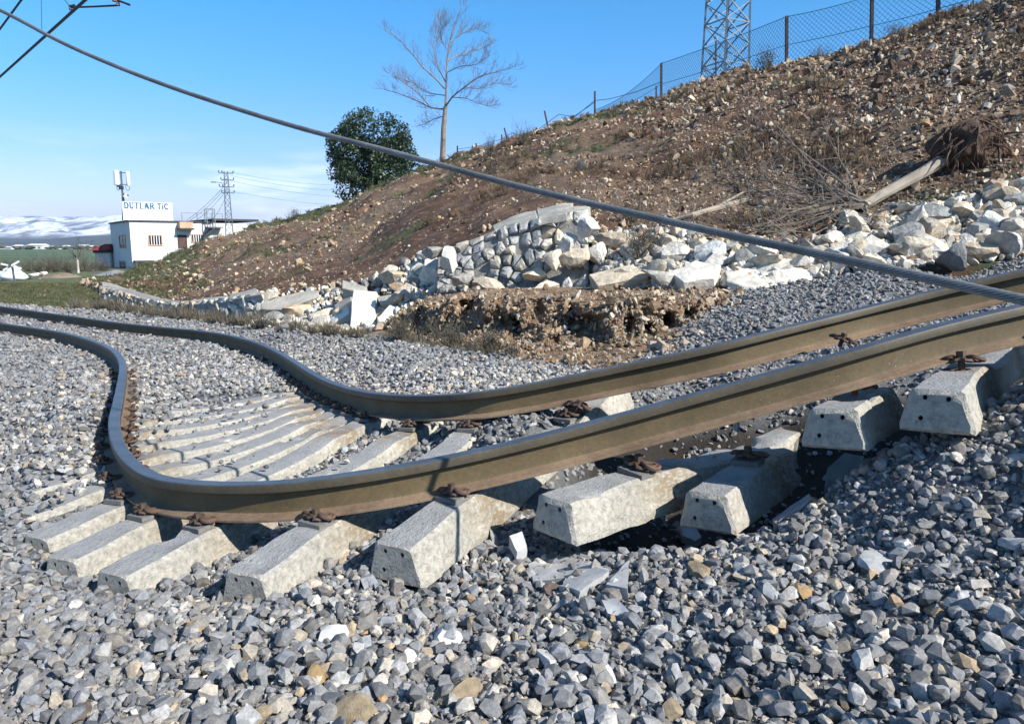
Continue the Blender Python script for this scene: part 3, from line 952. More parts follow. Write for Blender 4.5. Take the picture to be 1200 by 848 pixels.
keep &= ~(on & (rng.uniform(0, 1, len(x)) < np.clip((.02 - hs) / .05, 0, .75)))
P[on, 2] += np.clip(.012 - hs[on], 0, .06)
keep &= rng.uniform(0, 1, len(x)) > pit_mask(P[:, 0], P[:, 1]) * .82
# keep stones out of the rails' feet
from mathutils.kdtree import KDTree
def near_curve(P, C, d):
    lo = np.full(len(P), 99.)
    Cx = C[::4]
    for q in range(0, len(P), 20000):
        dd = ((P[q:q + 20000, None, :2] - Cx[None, :, :2]) ** 2).sum(-1)
        j = dd.argmin(1)
        lo[q:q + 20000] = np.where(np.sqrt(dd.min(1)) < d, Cx[j, 2] - P[q:q + 20000, 2], 99.)
    return lo
for C in (C1, C2):
    q = near_curve(P, C, .085)
    keep &= ~((q < .165))
P, s = P[keep], s[keep]
ex_p, ex_s = [], []
for k, (M3, c, hl) in enumerate(SLEEPER_BOXES[:14] + SLEEPER_BOXES[-9:-7]):
    for _ in range((2, 3, 5, 7, 9, 10, 12, 14, 14, 16, 16, 16, 16, 16, 6, 2)[min(k, 15)]):
        q = Vector((rnd.uniform(-.55, .55) if k < 14 else rnd.uniform(-.7, .3), rnd.uniform(-.06, .06), rnd.uniform(-.022, -.008)))
        ex_p.append(tuple(Vector(c) + M3 @ q + Vector((0, 0, .008)))); ex_s.append(rnd.uniform(.018, .045))
P = np.vstack([P, np.array(ex_p)]); s = np.concatenate([s, ex_s])
n = len(P)
pxs = 600 + 867 * P[:, 0] / (P[:, 1] * CP - P[:, 2] * SP)
pys = 424 - 867 * (P[:, 1] * SP + P[:, 2] * CP) / (P[:, 1] * CP - P[:, 2] * SP)
tone = rng.uniform(0, 1, n)
def region(cx, cy, rx, ry): return np.exp(-(((P[:, 0] - cx) / rx) ** 2 + ((P[:, 1] - cy) / ry) ** 2))
# palest, whitest stones between the rails on the left; duller grey beyond the far rail
w1 = np.clip(region(-3.0, 7.0, 1.6, 2.6) + region(-1.6, 5.0, .8, 1.2), 0, 1)
pick = rng.uniform(0, 1, n) < w1 * .35
tone[pick] = rng.uniform(.78, .93, pick.sum())
w2 = np.clip(region(.1, 1.9, 1.0, .9), 0, 1)
pick = rng.uniform(0, 1, n) < w2 * .10
tone[pick] = rng.uniform(.78, .99, pick.sum())
w3 = np.clip(region(-.4, 6.0, .9, .8) + region(.6, 6.2, .6, .8), 0, 1)
pick = rng.uniform(0, 1, n) < w3 * .5
tone[pick] = rng.uniform(.80, .97, pick.sum())
w4 = ((P[:, 1] > 3.4) | (P[:, 0] < -1.2)) & (rng.uniform(0, 1, n) < .68) & (w1 < .3) & (w3 < .3)
tone[w4] = rng.uniform(.12, .60, w4.sum())
rot = rrot(n)
rot[:, 0] = rng.normal(0, .55, n); rot[:, 1] = rng.normal(0, .55, n)
# the 300 that show largest are stones of their own
vis = (pys > 560) & (pys < 860) & (pxs > -20) & (pxs < 1220)
w_ = P[:, 1] * CP - P[:, 2] * SP
app = np.where(vis, s / w_, 0) * np.where(P[:, 2] > ground_z(P[:, 0], P[:, 1]) + .004, 1, .5)
top = np.argsort(-app)[:300]
mask = np.ones(n, bool); mask[top] = False
for me in HULLS: me.materials.append(M_BAL_O)
for q in top:
    o = obj('stone', HULLS[int(q) % len(HULLS)], bed, None, P[q] + np.array([0, 0, .004]), tuple(rot[q]), (s[q] * 1.1,) * 3)
    t = float(tone[q]); o.color = (t, t, t, 1)
g = scatter('ballast_gravel', P[mask], rot[mask], s[mask], tone[mask], HULLS, M_BAL)
tag(g, 'grey crushed-stone ballast spread under and around the buckled rails', 'gravel', kind='stuff')
print('ballast', n)

# ------------------------------------------------------------------ hillside behind the track
from mathutils.bvhtree import BVHTree
F0 = [(1900, 285, 7.0), (1400, 296, 8.1), (1200, 303, 8.4), (1060, 314, 8.5), (950, 330, 8.6), (850, 340, 8.9), (760, 342, 9.3), (705, 342, 9.8), (690, 341, 11.0), (600, 343, 11.35), (520, 344, 11.7), (500, 352, 11.3), (480, 362, 11.2),
      (440, 388, 11.4), (380, 384, 12.3), (316, 381, 13.5), (306, 375, 14.6), (267, 371, 15.6), (240, 369, 16.2), (207, 366, 17.1), (167, 360, 18.8), (140, 354, 20.1), (121, 350, 21.2), (112, 338, 26), (95, 332, 34)]
F1 = [(1900, 150, 10.5), (1400, 195, 10.1), (1200, 215, 10.0), (1100, 238, 10.0), (1000, 258, 10.2), (900, 283, 10.2), (800, 268, 10.9), (740, 266, 11.3), (690, 248, 11.7), (640, 247, 12.0), (580, 265, 12.2),
      (530, 287, 12.5), (480, 307, 12.8), (440, 328, 13.2), (380, 336, 14.0), (310, 342, 14.9), (267, 350, 15.9), (207, 356, 17.3), (167, 351, 18.9), (130, 338, 21.5), (112, 334, 28), (95, 331, 36)]
RG = [(1900, -260, 15), (1400, -85, 19), (1200, -14, 21), (1150, 2, 22), (1020, 47, 24.5), (922, 77, 27), (850, 97, 30), (775, 115, 35), (697, 140, 41), (645, 155, 46), (600, 170, 50), (560, 182, 53),
      (520, 194, 56), (450, 217, 60), (400, 242, 62), (350, 257, 64), (300, 269, 66), (250, 285, 64), (200, 302, 60), (150, 324, 50), (125, 329, 44), (95, 330, 40)]
def px_curve(lst, cols):
    a = np.array(sorted(lst))
    py = np.interp(cols, a[:, 0], a[:, 1])
    dd = np.exp(np.interp(cols, a[:, 0], np.log(a[:, 2])))
    # soften the corners
    k = np.ones(9) / 9
    py = np.convolve(np.pad(py, 4, 'edge'), k, 'valid')
    dd = np.convolve(np.pad(dd, 4, 'edge'), k, 'valid')
    return np.array([tuple(PD(x, y, d)) for x, y, d in zip(cols, py, dd)])
NCOL = 560
cols = 95 + (1900 - 95) * np.linspace(0, 1, NCOL)
cF0, cF1, cRG = px_curve(F0, cols), px_curve(F1, cols), px_curve(RG, cols)
def hill_point(ci, t):
    """ci column index array, t in -0.1..1.5 (0 foot, .12 top of rubble strip, 1 crest, beyond = plateau)"""
    ci = np.asarray(ci, float); t = np.asarray(t, float)
    def at(C):
        i0 = np.clip(ci.astype(int), 0, NCOL - 2); f = (ci - i0)[:, None]
        return C[i0] * (1 - f) + C[i0 + 1] * f
    a, b, c = at(cF0), at(cF1), at(cRG)
    a = a - np.array([0, 0, .04]); 
    w1 = np.clip(t / .12, 0, 1)[:, None]
    w2 = np.clip((t - .12) / .88, 0, 1)[:, None]
    w2 = w2 ** 1.35       # rows denser near the camera
    p = a * (1 - w1) + b * w1
    p = p * (1 - w2) + c * w2
    p[:, 2] += np.sin(np.pi * w2[:, 0]) * .35 * np.clip((c[:, 2] - b[:, 2]) / 6, 0, 1)
    over = np.clip(t - 1, 0, 9)
    dirv = np.stack([np.full(len(t), .25), np.ones(len(t))], -1)
    p[:, :2] += dirv * (over * 90)[:, None]
    p[:, 2] -= np.where(over > 0, .25 + over * 1.2, 0) + np.clip(over - .25, 0, 1) * 45 * np.clip((p[:, 2] + 3) / 8, 0, 1)
    under = np.clip(-t, 0, 1)
    p[:, 1] -= under * 3; p[:, 2] -= under * 8
    r = np.hypot(p[:, 0], p[:, 1])
    k = np.clip(r / 14, .6, 3)
    crest = 1 - .75 * np.exp(-((t - 1) / .03) ** 2)
    n = fbm(p * .35, 3, 41) * .30 * k * crest * np.clip(w2[:, 0] * 6, 0, 1) + fbm(p * 1.4, 3, 42) * .11 * k ** .5 * np.clip(t / .1, .3, 1) + fbm(p * 5, 3, 43) * .05 * k ** .5 + fbm(p * np.array([.9, .35, .35]) * 1.6, 3, 44) * .10 * crest * np.clip(w2[:, 0] * 6, 0, 1)
    p[:, 2] += n
    return p
tt = np.concatenate([[-.08, -.04], np.linspace(0, .12, 26), np.linspace(.125, .99, 250), [1.0, 1.02, 1.06, 1.12, 1.2, 1.3, 1.45]])
CI, TT = np.meshgrid(np.arange(NCOL), tt)
hv = hill_point(CI.ravel(), TT.ravel())
ri = np.arange(len(tt) - 1)[:, None]; ki = np.arange(NCOL - 1)[None, :]
hf = np.stack([ri * NCOL + ki, ri * NCOL + ki + 1, (ri + 1) * NCOL + ki + 1, (ri + 1) * NCOL + ki], -1).reshape(-1, 4)
me = np_mesh('hillside', hv, hf, True)
PXC = cols[CI.ravel()]
# grass thickens towards the crest on the left
gm = np.clip((TT.ravel() - .70) / .15, 0, 1) * np.clip((560 - PXC) / 120, 0, 1) + np.clip((TT.ravel() - .93) / .06, 0, 1) * .35 + np.clip((260 - PXC) / 60, 0, 1) * np.clip((TT.ravel() - .3) / .3, 0, 1)
gm = np.clip(gm, 0, 1)
gm = np.clip(gm + fbm(hv * .5, 4, 61) * .55 * (gm > .02) + np.clip(fbm(hv * .42, 4, 62) - .16, 0, 1) * 3 * (PXC < 1250), 0, 1)
attr(me, 'grass', gm)
pale = np.clip(fbm(hv * .25, 4, 63) * 1.6 + .1 + .5 * np.exp(-((PXC - 690) / 60) ** 2) * (TT.ravel() > .35), 0, 1)
attr(me, 'pale', pale)
def hill_mat():
    m, nt, bs = mat_new('hillside_soil')
    co = coord(nt)
    s1 = noise(nt, 1.3, 9, 0.68, co)
    c = ramp(nt, s1, [(.28, (.050, .026, .015)), (.48, (.12, .064, .036)), (.62, (.22, .128, .075)), (.75, (.36, .25, .155))])
    p = nd(nt, 'ShaderNodeAttribute', attribute_name='pale').outputs['Fac']
    c = mixc(nt, p, c, ramp(nt, noise(nt, 4, 7, .7, co), [(.3, (.15, .10, .065)), (.7, (.33, .25, .17))]))
    v = nd(nt, 'ShaderNodeTexVoronoi', {'Scale': 7, 'Vector': co, 'Randomness': 1.0})
    peb = nd(nt, 'ShaderNodeMapRange', {'Value': v.outputs['Distance'], 'From Min': .30, 'From Max': .22}).outputs[0]
    sel = ramp(nt, nd(nt, 'ShaderNodeSeparateColor', {'Color': v.outputs['Color']}).outputs[0], [(.55, (0, 0, 0)), (.6, (1, 1, 1))])
    peb = nd(nt, 'ShaderNodeMath', {0: peb, 1: nd(nt, 'ShaderNodeSeparateColor', {'Color': sel}).outputs[0]}, operation='MULTIPLY').outputs[0]
    c = mixc(nt, peb, c, (.40, .32, .23))
    g = nd(nt, 'ShaderNodeAttribute', attribute_name='grass').outputs['Fac']
    gn = nd(nt, 'ShaderNodeMath', {0: g, 1: noise(nt, 5, 5, .7, co)}, operation='MULTIPLY').outputs[0]
    gf = nd(nt, 'ShaderNodeMapRange', {'Value': gn, 'From Min': .18, 'From Max': .36}).outputs[0]
    c = mixc(nt, gf, c, ramp(nt, noise(nt, 3, 7, .7, co), [(.3, (.04, .055, .022)), (.5, (.075, .09, .038)), (.7, (.17, .16, .085))]))
    nt.links.new(c, bs.inputs['Base Color'])
    bs.inputs['Roughness'].default_value = .95
    bump(nt, bs, noise(nt, 6, 10, .75, co), 1.0, .18)
    return m
hill = obj('hillside', me, None, hill_mat())
tag(hill, kind='structure')

BVH_H = BVHTree.FromPolygons([tuple(v) for v in hv], [tuple(int(q) for q in f) for f in hf])
BVH_G = BVHTree.FromPolygons([tuple(v) for v in gv], [tuple(int(q) for q in f) for f in gf])
O0 = Vector((0, 0, 0))
def hit(px, py, which='both'):
    d = ray(px, py).normalized()
    best = None
    for b in ((BVH_H, BVH_G) if which == 'both' else ((BVH_H,) if which == 'hill' else (BVH_G,))):
        r = b.ray_cast(O0, d)
        if r[0] is not None and (best is None or r[3] < best[3]): best = r
    return best
def drop(x, y, z=30):
    best = -99
    for b in (BVH_H, BVH_G):
        r = b.ray_cast(Vector((x, y, z)), Vector((0, 0, -1)))
        if r[0] is not None and r[0].z > best: best = r[0].z
    return best

# loose stones of the slope
n = 95000
ci = rng.uniform(0, (1500 - 95) / (1900 - 95), n) * NCOL
t = rng.uniform(0.02, 1, n) ** .85
p = hill_point(ci, t)
pc = 95 + ci / NCOL * (1900 - 95)
r = np.hypot(p[:, 0], p[:, 1])
dens = .30 + .50 * np.clip((pc - 600) / 200, 0, 1) + fbm(p * .22, 3, 71) * .7 + fbm(p * .75, 3, 72) * .75
dens -= np.exp(-((pc - 700) / 45) ** 2) * (t > .4) * .5
dens -= np.clip((t - .85) / .1, 0, 1) * np.clip((520 - pc) / 80, 0, 1) * .6
k = rng.uniform(0, 1, n) < dens
p, t, pc, r = p[k], t[k], pc[k], r[k]
n = len(p)
sz = (r / 867) * np.exp(rng.normal(math.log(2.7), .62, n))
sz *= np.where((pc < 620) & (t > .15), .8, 1)
sz = np.clip(sz, .03, .40)
dropz = rng.uniform(-.1, .25, n) * sz
p[:, 2] += dropz
tone = rng.uniform(0, .999, n)
big = rng.uniform(0, 1, n) < .12
tone[big] = rng.uniform(.4, .999, big.sum())
rot = rrot(n)
scl = sz[:, None] * rng.uniform(.7, 1.2, (n, 3))
app = np.where((pc > 100) & (pc < 1200), sz / r, 0)
top = np.argsort(-app)[:300]
mask = np.ones(n, bool); mask[top] = False
for m_ in HEWN: m_.materials.append(M_LIME)
SCS = [hull_stone('hillside_stone', 700 + q, 12, ((1.2, .9, .6), (1, .8, .8))[q % 2]) for q in range(10)]
SCO = []
for q in range(10):
    m_ = SCS[q].copy(); m_.materials.append(M_SCREE_O); SCO.append(m_)
for q in top:
    o = obj('stone', SCO[int(q) % 10], hill, None, p[q], tuple(rot[q]), tuple(scl[q]))
    v_ = float(tone[q]); o.color = (v_, v_, v_, 1)
g = scatter('scree', p[mask], rot[mask], scl[mask], tone[mask], SCS, M_SCREE)
tag(g, 'tan and brown stones littering the bare hillside', 'scree', kind='stuff')

# ------------------------------------------------------------------ torn earth bank between the ballast and the rubble
B0 = [(440, 392, 10.9), (470, 399, 9.9), (500, 405, 9.2), (569, 416, 7.9), (620, 421, 7.35), (680, 431, 6.7), (740, 430, 6.3), (790, 411, 6.7), (835, 389, 7.3), (870, 352, 8.1)]
B1 = [(440, 384, 11.3), (470, 366, 11.2), (500, 350, 10.9), (569, 341, 10.3), (620, 340, 10.0), (690, 340, 9.7), (760, 340, 9.2), (800, 341, 9.0), (835, 341, 8.9), (870, 341, 8.75)]
nb, mb = 330, 120
bc = np.linspace(440, 870, nb)
b0, b1 = px_curve(B0, bc), px_curve(B1, bc)
UU, TT2 = np.meshgrid(np.arange(nb), np.linspace(-.12, 1.1, mb))
u_, t_ = UU.ravel(), TT2.ravel()
wob = fbm(np.stack([bc[u_] * .02, t_ * 2, t_ * 0], -1), 3, 81) * .10
tp = np.clip(t_ + wob * np.sin(np.pi * np.clip(t_, 0, 1)), -.12, 1.1)
plan = np.interp(tp, [-.12, 0, .30, .42, .78, .88, 1, 1.1], [-.10, 0, .34, .40, .50, .60, .98, 1.25])
hgt = np.interp(tp, [-.12, 0, .30, .42, .78, .88, 1, 1.1], [-.10, 0, .16, .28, .88, .97, 1.0, 1.0])
ev = b0[u_] * (1 - plan)[:, None] + b1[u_] * plan[:, None]
ev[:, 2] = b0[u_][:, 2] * (1 - hgt) + b1[u_][:, 2] * hgt
w = np.sin(np.pi * np.clip(t_, 0, 1)) ** .5
rid = 1 - np.abs(fbm(ev * np.array([2.4, 2.4, 1.2]), 4, 83)) * 2.2
ev[:, 1] -= w * (rid * .26 - .13) + w * fbm(ev * np.array([7, 7, 5]), 3, 84) * .14
ev[:, 0] += w * fbm(ev * 4, 3, 85) * .09
ev[:, 2] += w * fbm(ev * 5, 3, 86) * .07
wp, hp = [], []
pj = np.array([project(q) for q in ev])
for cx, cy, rx, ry, dp in ((546, 362, 8, 9, .55), (556, 350, 6, 8, .5), (520, 345, 6, 5, .3), (606, 388, 5, 15, .4), (630, 360, 8, 8, .3), (685, 385, 24, 13, .5), (670, 362, 6, 8, .35), (740, 385, 7, 14, .45),
                           (762, 392, 6, 12, .45), (785, 380, 7, 12, .4), (810, 372, 6, 10, .35), (650, 400, 6, 6, .25), (705, 350, 10, 5, .3), (590, 350, 5, 7, .35), (760, 352, 8, 5, .3)):
    ev[:, 1] += dp * np.exp(-(((pj[:, 0] - cx) / rx) ** 4 + ((pj[:, 1] - cy) / ry) ** 4))
ri = np.arange(mb - 1)[:, None]; ki = np.arange(nb - 1)[None, :]
ef = np.stack([ri * nb + ki, ri * nb + ki + 1, (ri + 1) * nb + ki + 1, (ri + 1) * nb + ki], -1).reshape(-1, 4)
m, nt, bs = mat_new('torn_earth')
co = coord(nt)
c = ramp(nt, noise(nt, 2.2, 9, .68, co), [(.28, (.08, .048, .026)), (.45, (.20, .12, .062)), (.6, (.38, .235, .12)), (.75, (.50, .36, .21))])
c = mixc(nt, ramp(nt, noise(nt, 18, 4, .7, co), [(.5, (0, 0, 0)), (.62, (1, 1, 1))]), c, (.40, .33, .25))
nt.links.new(c, bs.inputs['Base Color']); bs.inputs['Roughness'].default_value = .95
bump(nt, bs, noise(nt, 9, 10, .75, co), 1, .08)
bank = obj('earth_bank', np_mesh('earth_bank', ev, ef, True), None, m)
tag(bank, kind='structure')
BVH_E = BVHTree.FromPolygons([tuple(v) for v in ev], [tuple(int(q) for q in f) for f in ef])
sel = rng.integers(0, len(ev), 6500)
sel = sel[(t_[sel] > .0) & (t_[sel] < 1.02)]
pe = ev[sel] + rng.normal(0, .02, (len(sel), 3)) + np.array([0, -.01, .01])
sc_ = np.clip(np.exp(rng.normal(math.log(.034), .6, len(sel))), .015, .17)
g = scatter('earth_clods', pe, rrot(len(sel)), sc_, rng.uniform(.2, .999, len(sel)), SCS, M_SCREE)
tag(g, 'tan stones and clods in the torn earth bank', 'clods', kind='stuff')

# ------------------------------------------------------------------ rubble of the collapsed wall
def set_tone(o, v): o.color = (v, v, v, 1)
def boulder(px, py, w, h, tone, label, k=0, d=None, rz=None, depth=None, group='rubble of the collapsed retaining wall'):
    if d is None:
        q = hit(px, py + h * .3)
        d = q[0].y - .05
    c = PD(px, py, d)
    sx, sz_ = w / 867 * d, h / 867 * d
    o = obj('rubble_stone', HEWN[k % 12], None, None, c, (rnd.uniform(-.15, .15), rnd.uniform(-.12, .12), rz if rz is not None else rnd.uniform(-.3, .3)), (sx * 1.02, (depth or (sx + sz_) / 2) * 1.1, sz_ * 1.35))
    set_tone(o, tone)
    tag(o, label, 'stone', group)
    return o
BIG = [(1020, 288, 42, 30, .05, 'tan block with a flat square face, lowest beside the twigs of the fallen tree'),
       (1062, 278, 32, 34, .5, 'grey-white angular boulder right of the tan square-faced block'),
       (1096, 252, 34, 30, .43, 'grey boulder topmost in the heap below the fallen trunk'),
       (1128, 247, 30, 32, .25, 'tall white boulder high in the heap, below the root ball'),
       (1117, 303, 27, 36, .85, 'dark greenish standing stone right above the cable'),
       (1148, 297, 40, 26, .72, 'cream boulder leaning on the dark greenish standing stone'),
       (1156, 262, 40, 30, .25, 'large white boulder under the tallest one, towards the right edge'),
       (1188, 272, 34, 26, .1, 'white boulder at the right edge, above the far rail'),
       (1092, 289, 36, 26, .58, 'bright white boulder left of the dark greenish standing stone'),
       (1190, 232, 38, 26, .9, 'brown boulder at the right edge below the root ball'),
       (1165, 224, 28, 20, .93, 'brown stone just below the hanging roots'),
       (1073, 262, 24, 22, .1, 'small pale boulder between the two highest grey boulders'),
       (990, 292, 34, 22, .3, 'pale boulder at the end of the longest white slab'),
       (830, 296, 36, 26, .58, 'white boulder left of the longest white slab, beside a thorny bush'),
       (795, 296, 26, 30, .26, 'white boulder below the thorny bush'),
       (770, 310, 24, 20, .05, 'pale boulder on the edge of the earth bank, below the thorny bush'),
       (700, 300, 30, 28, .6, 'cream boulder at the broken end of the standing wall'),
       (722, 285, 34, 26, .76, 'tan boulder level with the broken wall end'),
       (735, 320, 38, 18, .1, 'flat white boulder overhanging the earth bank'),
       (600, 330, 34, 30, .3, 'white boulder fallen at the foot of the standing wall'),
       (665, 325, 40, 20, .62, 'white boulder bridging a dark gap below the wall'),
       (352, 362, 34, 26, .76, 'rough tan conglomerate boulder among the broken slabs'),
       (505, 322, 40, 30, .6, 'white boulder left of the standing wall stump'),
       (462, 325, 30, 22, .72, 'cream boulder behind the upright slab'),
       (478, 340, 30, 20, .1, 'pale boulder right of the upright slab'),
       (376, 378, 26, 16, .26, 'white boulder low beside the dry weeds'),
       (325, 372, 24, 18, .05, 'pale boulder fallen from the low wall end')]
for k, (px, py, w, h, tn, l) in enumerate(BIG):
    boulder(px, py, w, h, tn, l, k)
for k, (px, py, w, h, tn, l) in enumerate([(628, 322, 30, 24, .3, 'white block leaning on the standing wall, centre'), (650, 306, 26, 26, .6, 'white block against the right part of the standing wall'), (676, 306, 28, 30, .1, 'cream block at the right corner of the standing wall'),
        (664, 284, 22, 22, .3, 'pale block halfway up the right corner of the wall'), (688, 268, 24, 22, .6, 'pale block beside the wall cap'), (575, 334, 30, 20, .1, 'flat pale block at the wall foot, left of centre'), (545, 326, 24, 24, .5, 'grey block at the left foot of the standing wall'),
        (524, 306, 28, 26, .3, 'white block at the left end of the standing wall'), (508, 296, 22, 20, .45, 'small grey block on top of the left end of the wall'), (640, 334, 28, 16, .6, 'low white block on the bank edge under the wall')]):
    boulder(px, py, w, h, tn, l, k + 3, d=float(np.interp(px, [500, 600, 690], [11.1, 10.75, 10.45])))
# strip of the heap in the photograph: top and bottom row for each column
st_px = [300, 340, 380, 420, 450, 480, 520, 560, 600, 640, 690, 720, 760, 800, 850, 900, 950, 1000, 1050, 1100, 1150, 1200, 1300, 1450]
st_t = [348, 345, 340, 335, 325, 308, 300, 310, 318, 320, 262, 272, 275, 272, 282, 285, 288, 262, 250, 238, 228, 222, 205, 190]
st_b = [382, 385, 388, 388, 384, 358, 345, 342, 342, 342, 340, 340, 338, 336, 332, 330, 322, 318, 312, 306, 303, 300, 298, 296]
cnt = 0
place = []
for k in range(620):
    px = rnd.uniform(300, 1420) if k % 5 else rnd.uniform(980, 1420)
    a, b = np.interp(px, st_px, st_t), np.interp(px, st_px, st_b)
    py = rnd.uniform(a, b)
    q = hit(px, py)
    if q is None: continue
    p_ = q[0]
    s_ = min(.42, max(.09, math.exp(rnd.gauss(math.log(.19), .42))))
    if px > 300 and px < 470: s_ *= .85
    place.append((s_ / p_.y, px, py, p_, s_))
place.sort(key=lambda q: -q[0])
for q, (_, px, py, p_, s_) in enumerate(place):
    if q < 272:
        o = obj('rubble_stone', HEWN[rnd.randrange(12)], None, None, p_ + Vector((0, -.05, s_ * .22)), (rnd.uniform(-.6, .6), rnd.uniform(-.6, .6), rnd.uniform(0, 6.3)), (s_ * rnd.uniform(1, 1.4), s_ * rnd.uniform(.8, 1.2), s_ * rnd.uniform(.8, 1.1)))
        tv = rnd.uniform(0, .8) if rnd.random() < .9 else rnd.uniform(.8, .999)
        set_tone(o, tv)
        kind_ = 'cream' if tv < .22 else 'pale' if tv < .42 else 'grey' if tv < .56 else 'white' if tv < .7 else 'tan' if tv < .82 else 'dark grey' if tv < .92 else 'brown'
        zone_ = ('left of the upright slab' if px < 412 else 'between the upright slab and the standing wall' if px < 515 else 'at the foot of the standing wall' if px < 690 else 'between the standing wall and the longest slab' if px < 850 else
                 'around the longest white slab' if px < 1000 else 'in the high heap below the fallen trunk' if px < 1200 else 'beyond the right edge of the view')
        siz_ = 'fist-sized' if s_ < .14 else 'head-sized' if s_ < .22 else 'bucket-sized'
        tag(o, '%s %s broken stone in the rubble, %s' % (siz_, kind_, zone_), 'stone', '%s %s stones %s' % (siz_, kind_, zone_))
# the smallest chips and stones of the heap
xs_, ys_ = [], []
pp = []
for k in range(8200):
    px = rnd.uniform(290, 1430)
    a, b = np.interp(px, st_px, st_t) - 6, np.interp(px, st_px, st_b) + 3
    q = hit(px, a + (b - a) * rnd.random() ** .8)
    if q: pp.append(q[0] + Vector((0, -.02, .02)))
pp = np.array([tuple(q) for q in pp])
ss = np.clip(np.exp(rng.normal(math.log(.095), .5, len(pp))), .03, .26)
tn = rng.uniform(0, .999, len(pp))
g = scatter('rubble_chips', pp, rrot(len(pp)), ss, tn, HULLS, M_LIME_I)
tag(g, 'pale chips and fist-sized stones filling the rubble heap', 'rubble', kind='stuff')

def poly_slab(name, corners, thick, label, cat, tone=.1, mat=None, parent=None, seed=0, group=None, sub=5):
    """corners: (px, py, d) round the visible face; extruded away from the camera; rough edges"""
    P_ = [PD(*c) for c in corners]
    c = sum(P_, Vector()) / len(P_)
    nrm = (P_[1] - P_[0]).cross(P_[2] - P_[1]).normalized()
    if nrm.dot(c) < 0: nrm = -nrm
    if abs(nrm.z) > .45 and nrm.z > 0: nrm = -nrm
    bm = bmesh.new()
    f = bm.faces.new([bm.verts.new(q - c) for q in P_])
    r = bmesh.ops.extrude_face_region(bm, geom=[f])
    for v in r['geom']:
        if isinstance(v, bmesh.types.BMVert): v.co += nrm * thick
    bmesh.ops.recalc_face_normals(bm, faces=bm.faces[:])
    bmesh.ops.bevel(bm, geom=bm.edges[:], offset=.012, segments=1, affect='EDGES')
    bmesh.ops.triangulate(bm, faces=bm.faces[:])
    bmesh.ops.subdivide_edges(bm, edges=[e for e in bm.edges if e.calc_length() > .12], cuts=2, use_grid_fill=True)
    A_ = np.array([tuple(v.co) for v in bm.verts])
    dd = np.stack([fbm(A_ * 6 + seed * 9 + 40 * q, 3, seed + q) for q in range(3)], -1) * .022
    for v, q in zip(bm.verts, dd): v.co += Vector(q)
    o = obj(name, bm_mesh(name, bm, True, 25), parent, mat or M_LIME, c)
    set_tone(o, tone)
    if label: tag(o, label, cat, group)
    return o
M_COPE = concrete_mat('coping_concrete', False)
M_PALE = simple('pale_plaster_concrete', (.78, .76, .69), .9, 0, .2, 2.5, .6, 30)
GS = 'broken coping and wall slabs'
poly_slab('concrete_slab', [(414, 339, 12.0), (441, 341, 11.9), (436, 386, 11.35), (409, 382, 11.4)], .14, 'upright cream slab leaning against the rubble, square-cornered', 'slab', mat=M_PALE, seed=1, group=GS)
poly_slab('concrete_slab', [(457, 357, 11.5), (471, 359, 11.5), (482, 387, 11.1), (450, 393, 11.0), (441, 372, 11.2)], .14, 'cream slab with a pointed top, right of the upright one', 'slab', mat=M_PALE, seed=2, group=GS)
poly_slab('coping_slab', [(441, 347, 11.9), (500, 338, 11.6), (499, 349, 11.5), (470, 353, 11.6), (446, 358, 11.7)], .35, 'long grey coping slab lying above the pointed slab', 'slab', mat=M_COPE, seed=3, group=GS)
poly_slab('coping_slab', [(401, 328, 12.7), (430, 335, 12.5), (427, 343, 12.3), (400, 337, 12.5)], .4, 'short coping slab tipped on top, above the upright slab', 'slab', mat=M_COPE, seed=4, group=GS)
poly_slab('coping_slab', [(305, 355, 13.6), (340, 344, 13.8), (372, 339, 13.9), (374, 347, 13.5), (328, 363, 13.3), (306, 362, 13.4)], .35, 'long coping slab sloping down left, above the tan conglomerate boulder', 'slab', mat=M_COPE, seed=5, group=GS)
poly_slab('concrete_slab', [(391, 357, 12.6), (412, 345, 12.5), (412, 352, 12.3), (394, 364, 12.4)], .2, 'narrow concrete strip leaning on the left edge of the upright slab, upper', 'slab', mat=M_COPE, seed=6, group=GS)
poly_slab('concrete_slab', [(384, 373, 12.2), (409, 357, 12.1), (409, 366, 11.9), (388, 380, 11.9)], .2, 'narrow concrete strip leaning on the left edge of the upright slab, lower', 'slab', mat=M_PALE, seed=7, group=GS)
poly_slab('limestone_slab', [(850, 317, 9.3), (880, 312, 9.3), (905, 303, 9.2), (945, 304, 9.2), (985, 299, 9.2), (972, 313, 8.9), (945, 320, 8.75), (915, 335, 8.55), (870, 334, 8.6), (852, 328, 8.8)], .35, 'longest white slab with a dark gap beneath it, above the gravel', 'slab', .26, seed=8, group=GS)
poly_slab('limestone_slab', [(690, 322, 10), (730, 310, 10), (765, 314, 9.8), (760, 324, 9.5), (700, 334, 9.5)], .3, 'white slab lying along the lip of the earth bank', 'slab', .1, seed=9, group=GS)
poly_slab('limestone_slab', [(783, 318, 9.4), (815, 305, 9.5), (845, 310, 9.3), (838, 325, 9.0), (800, 330, 9.0)], .3, 'white slab between the earth bank and the longest slab', 'slab', .6, seed=10, group=GS)

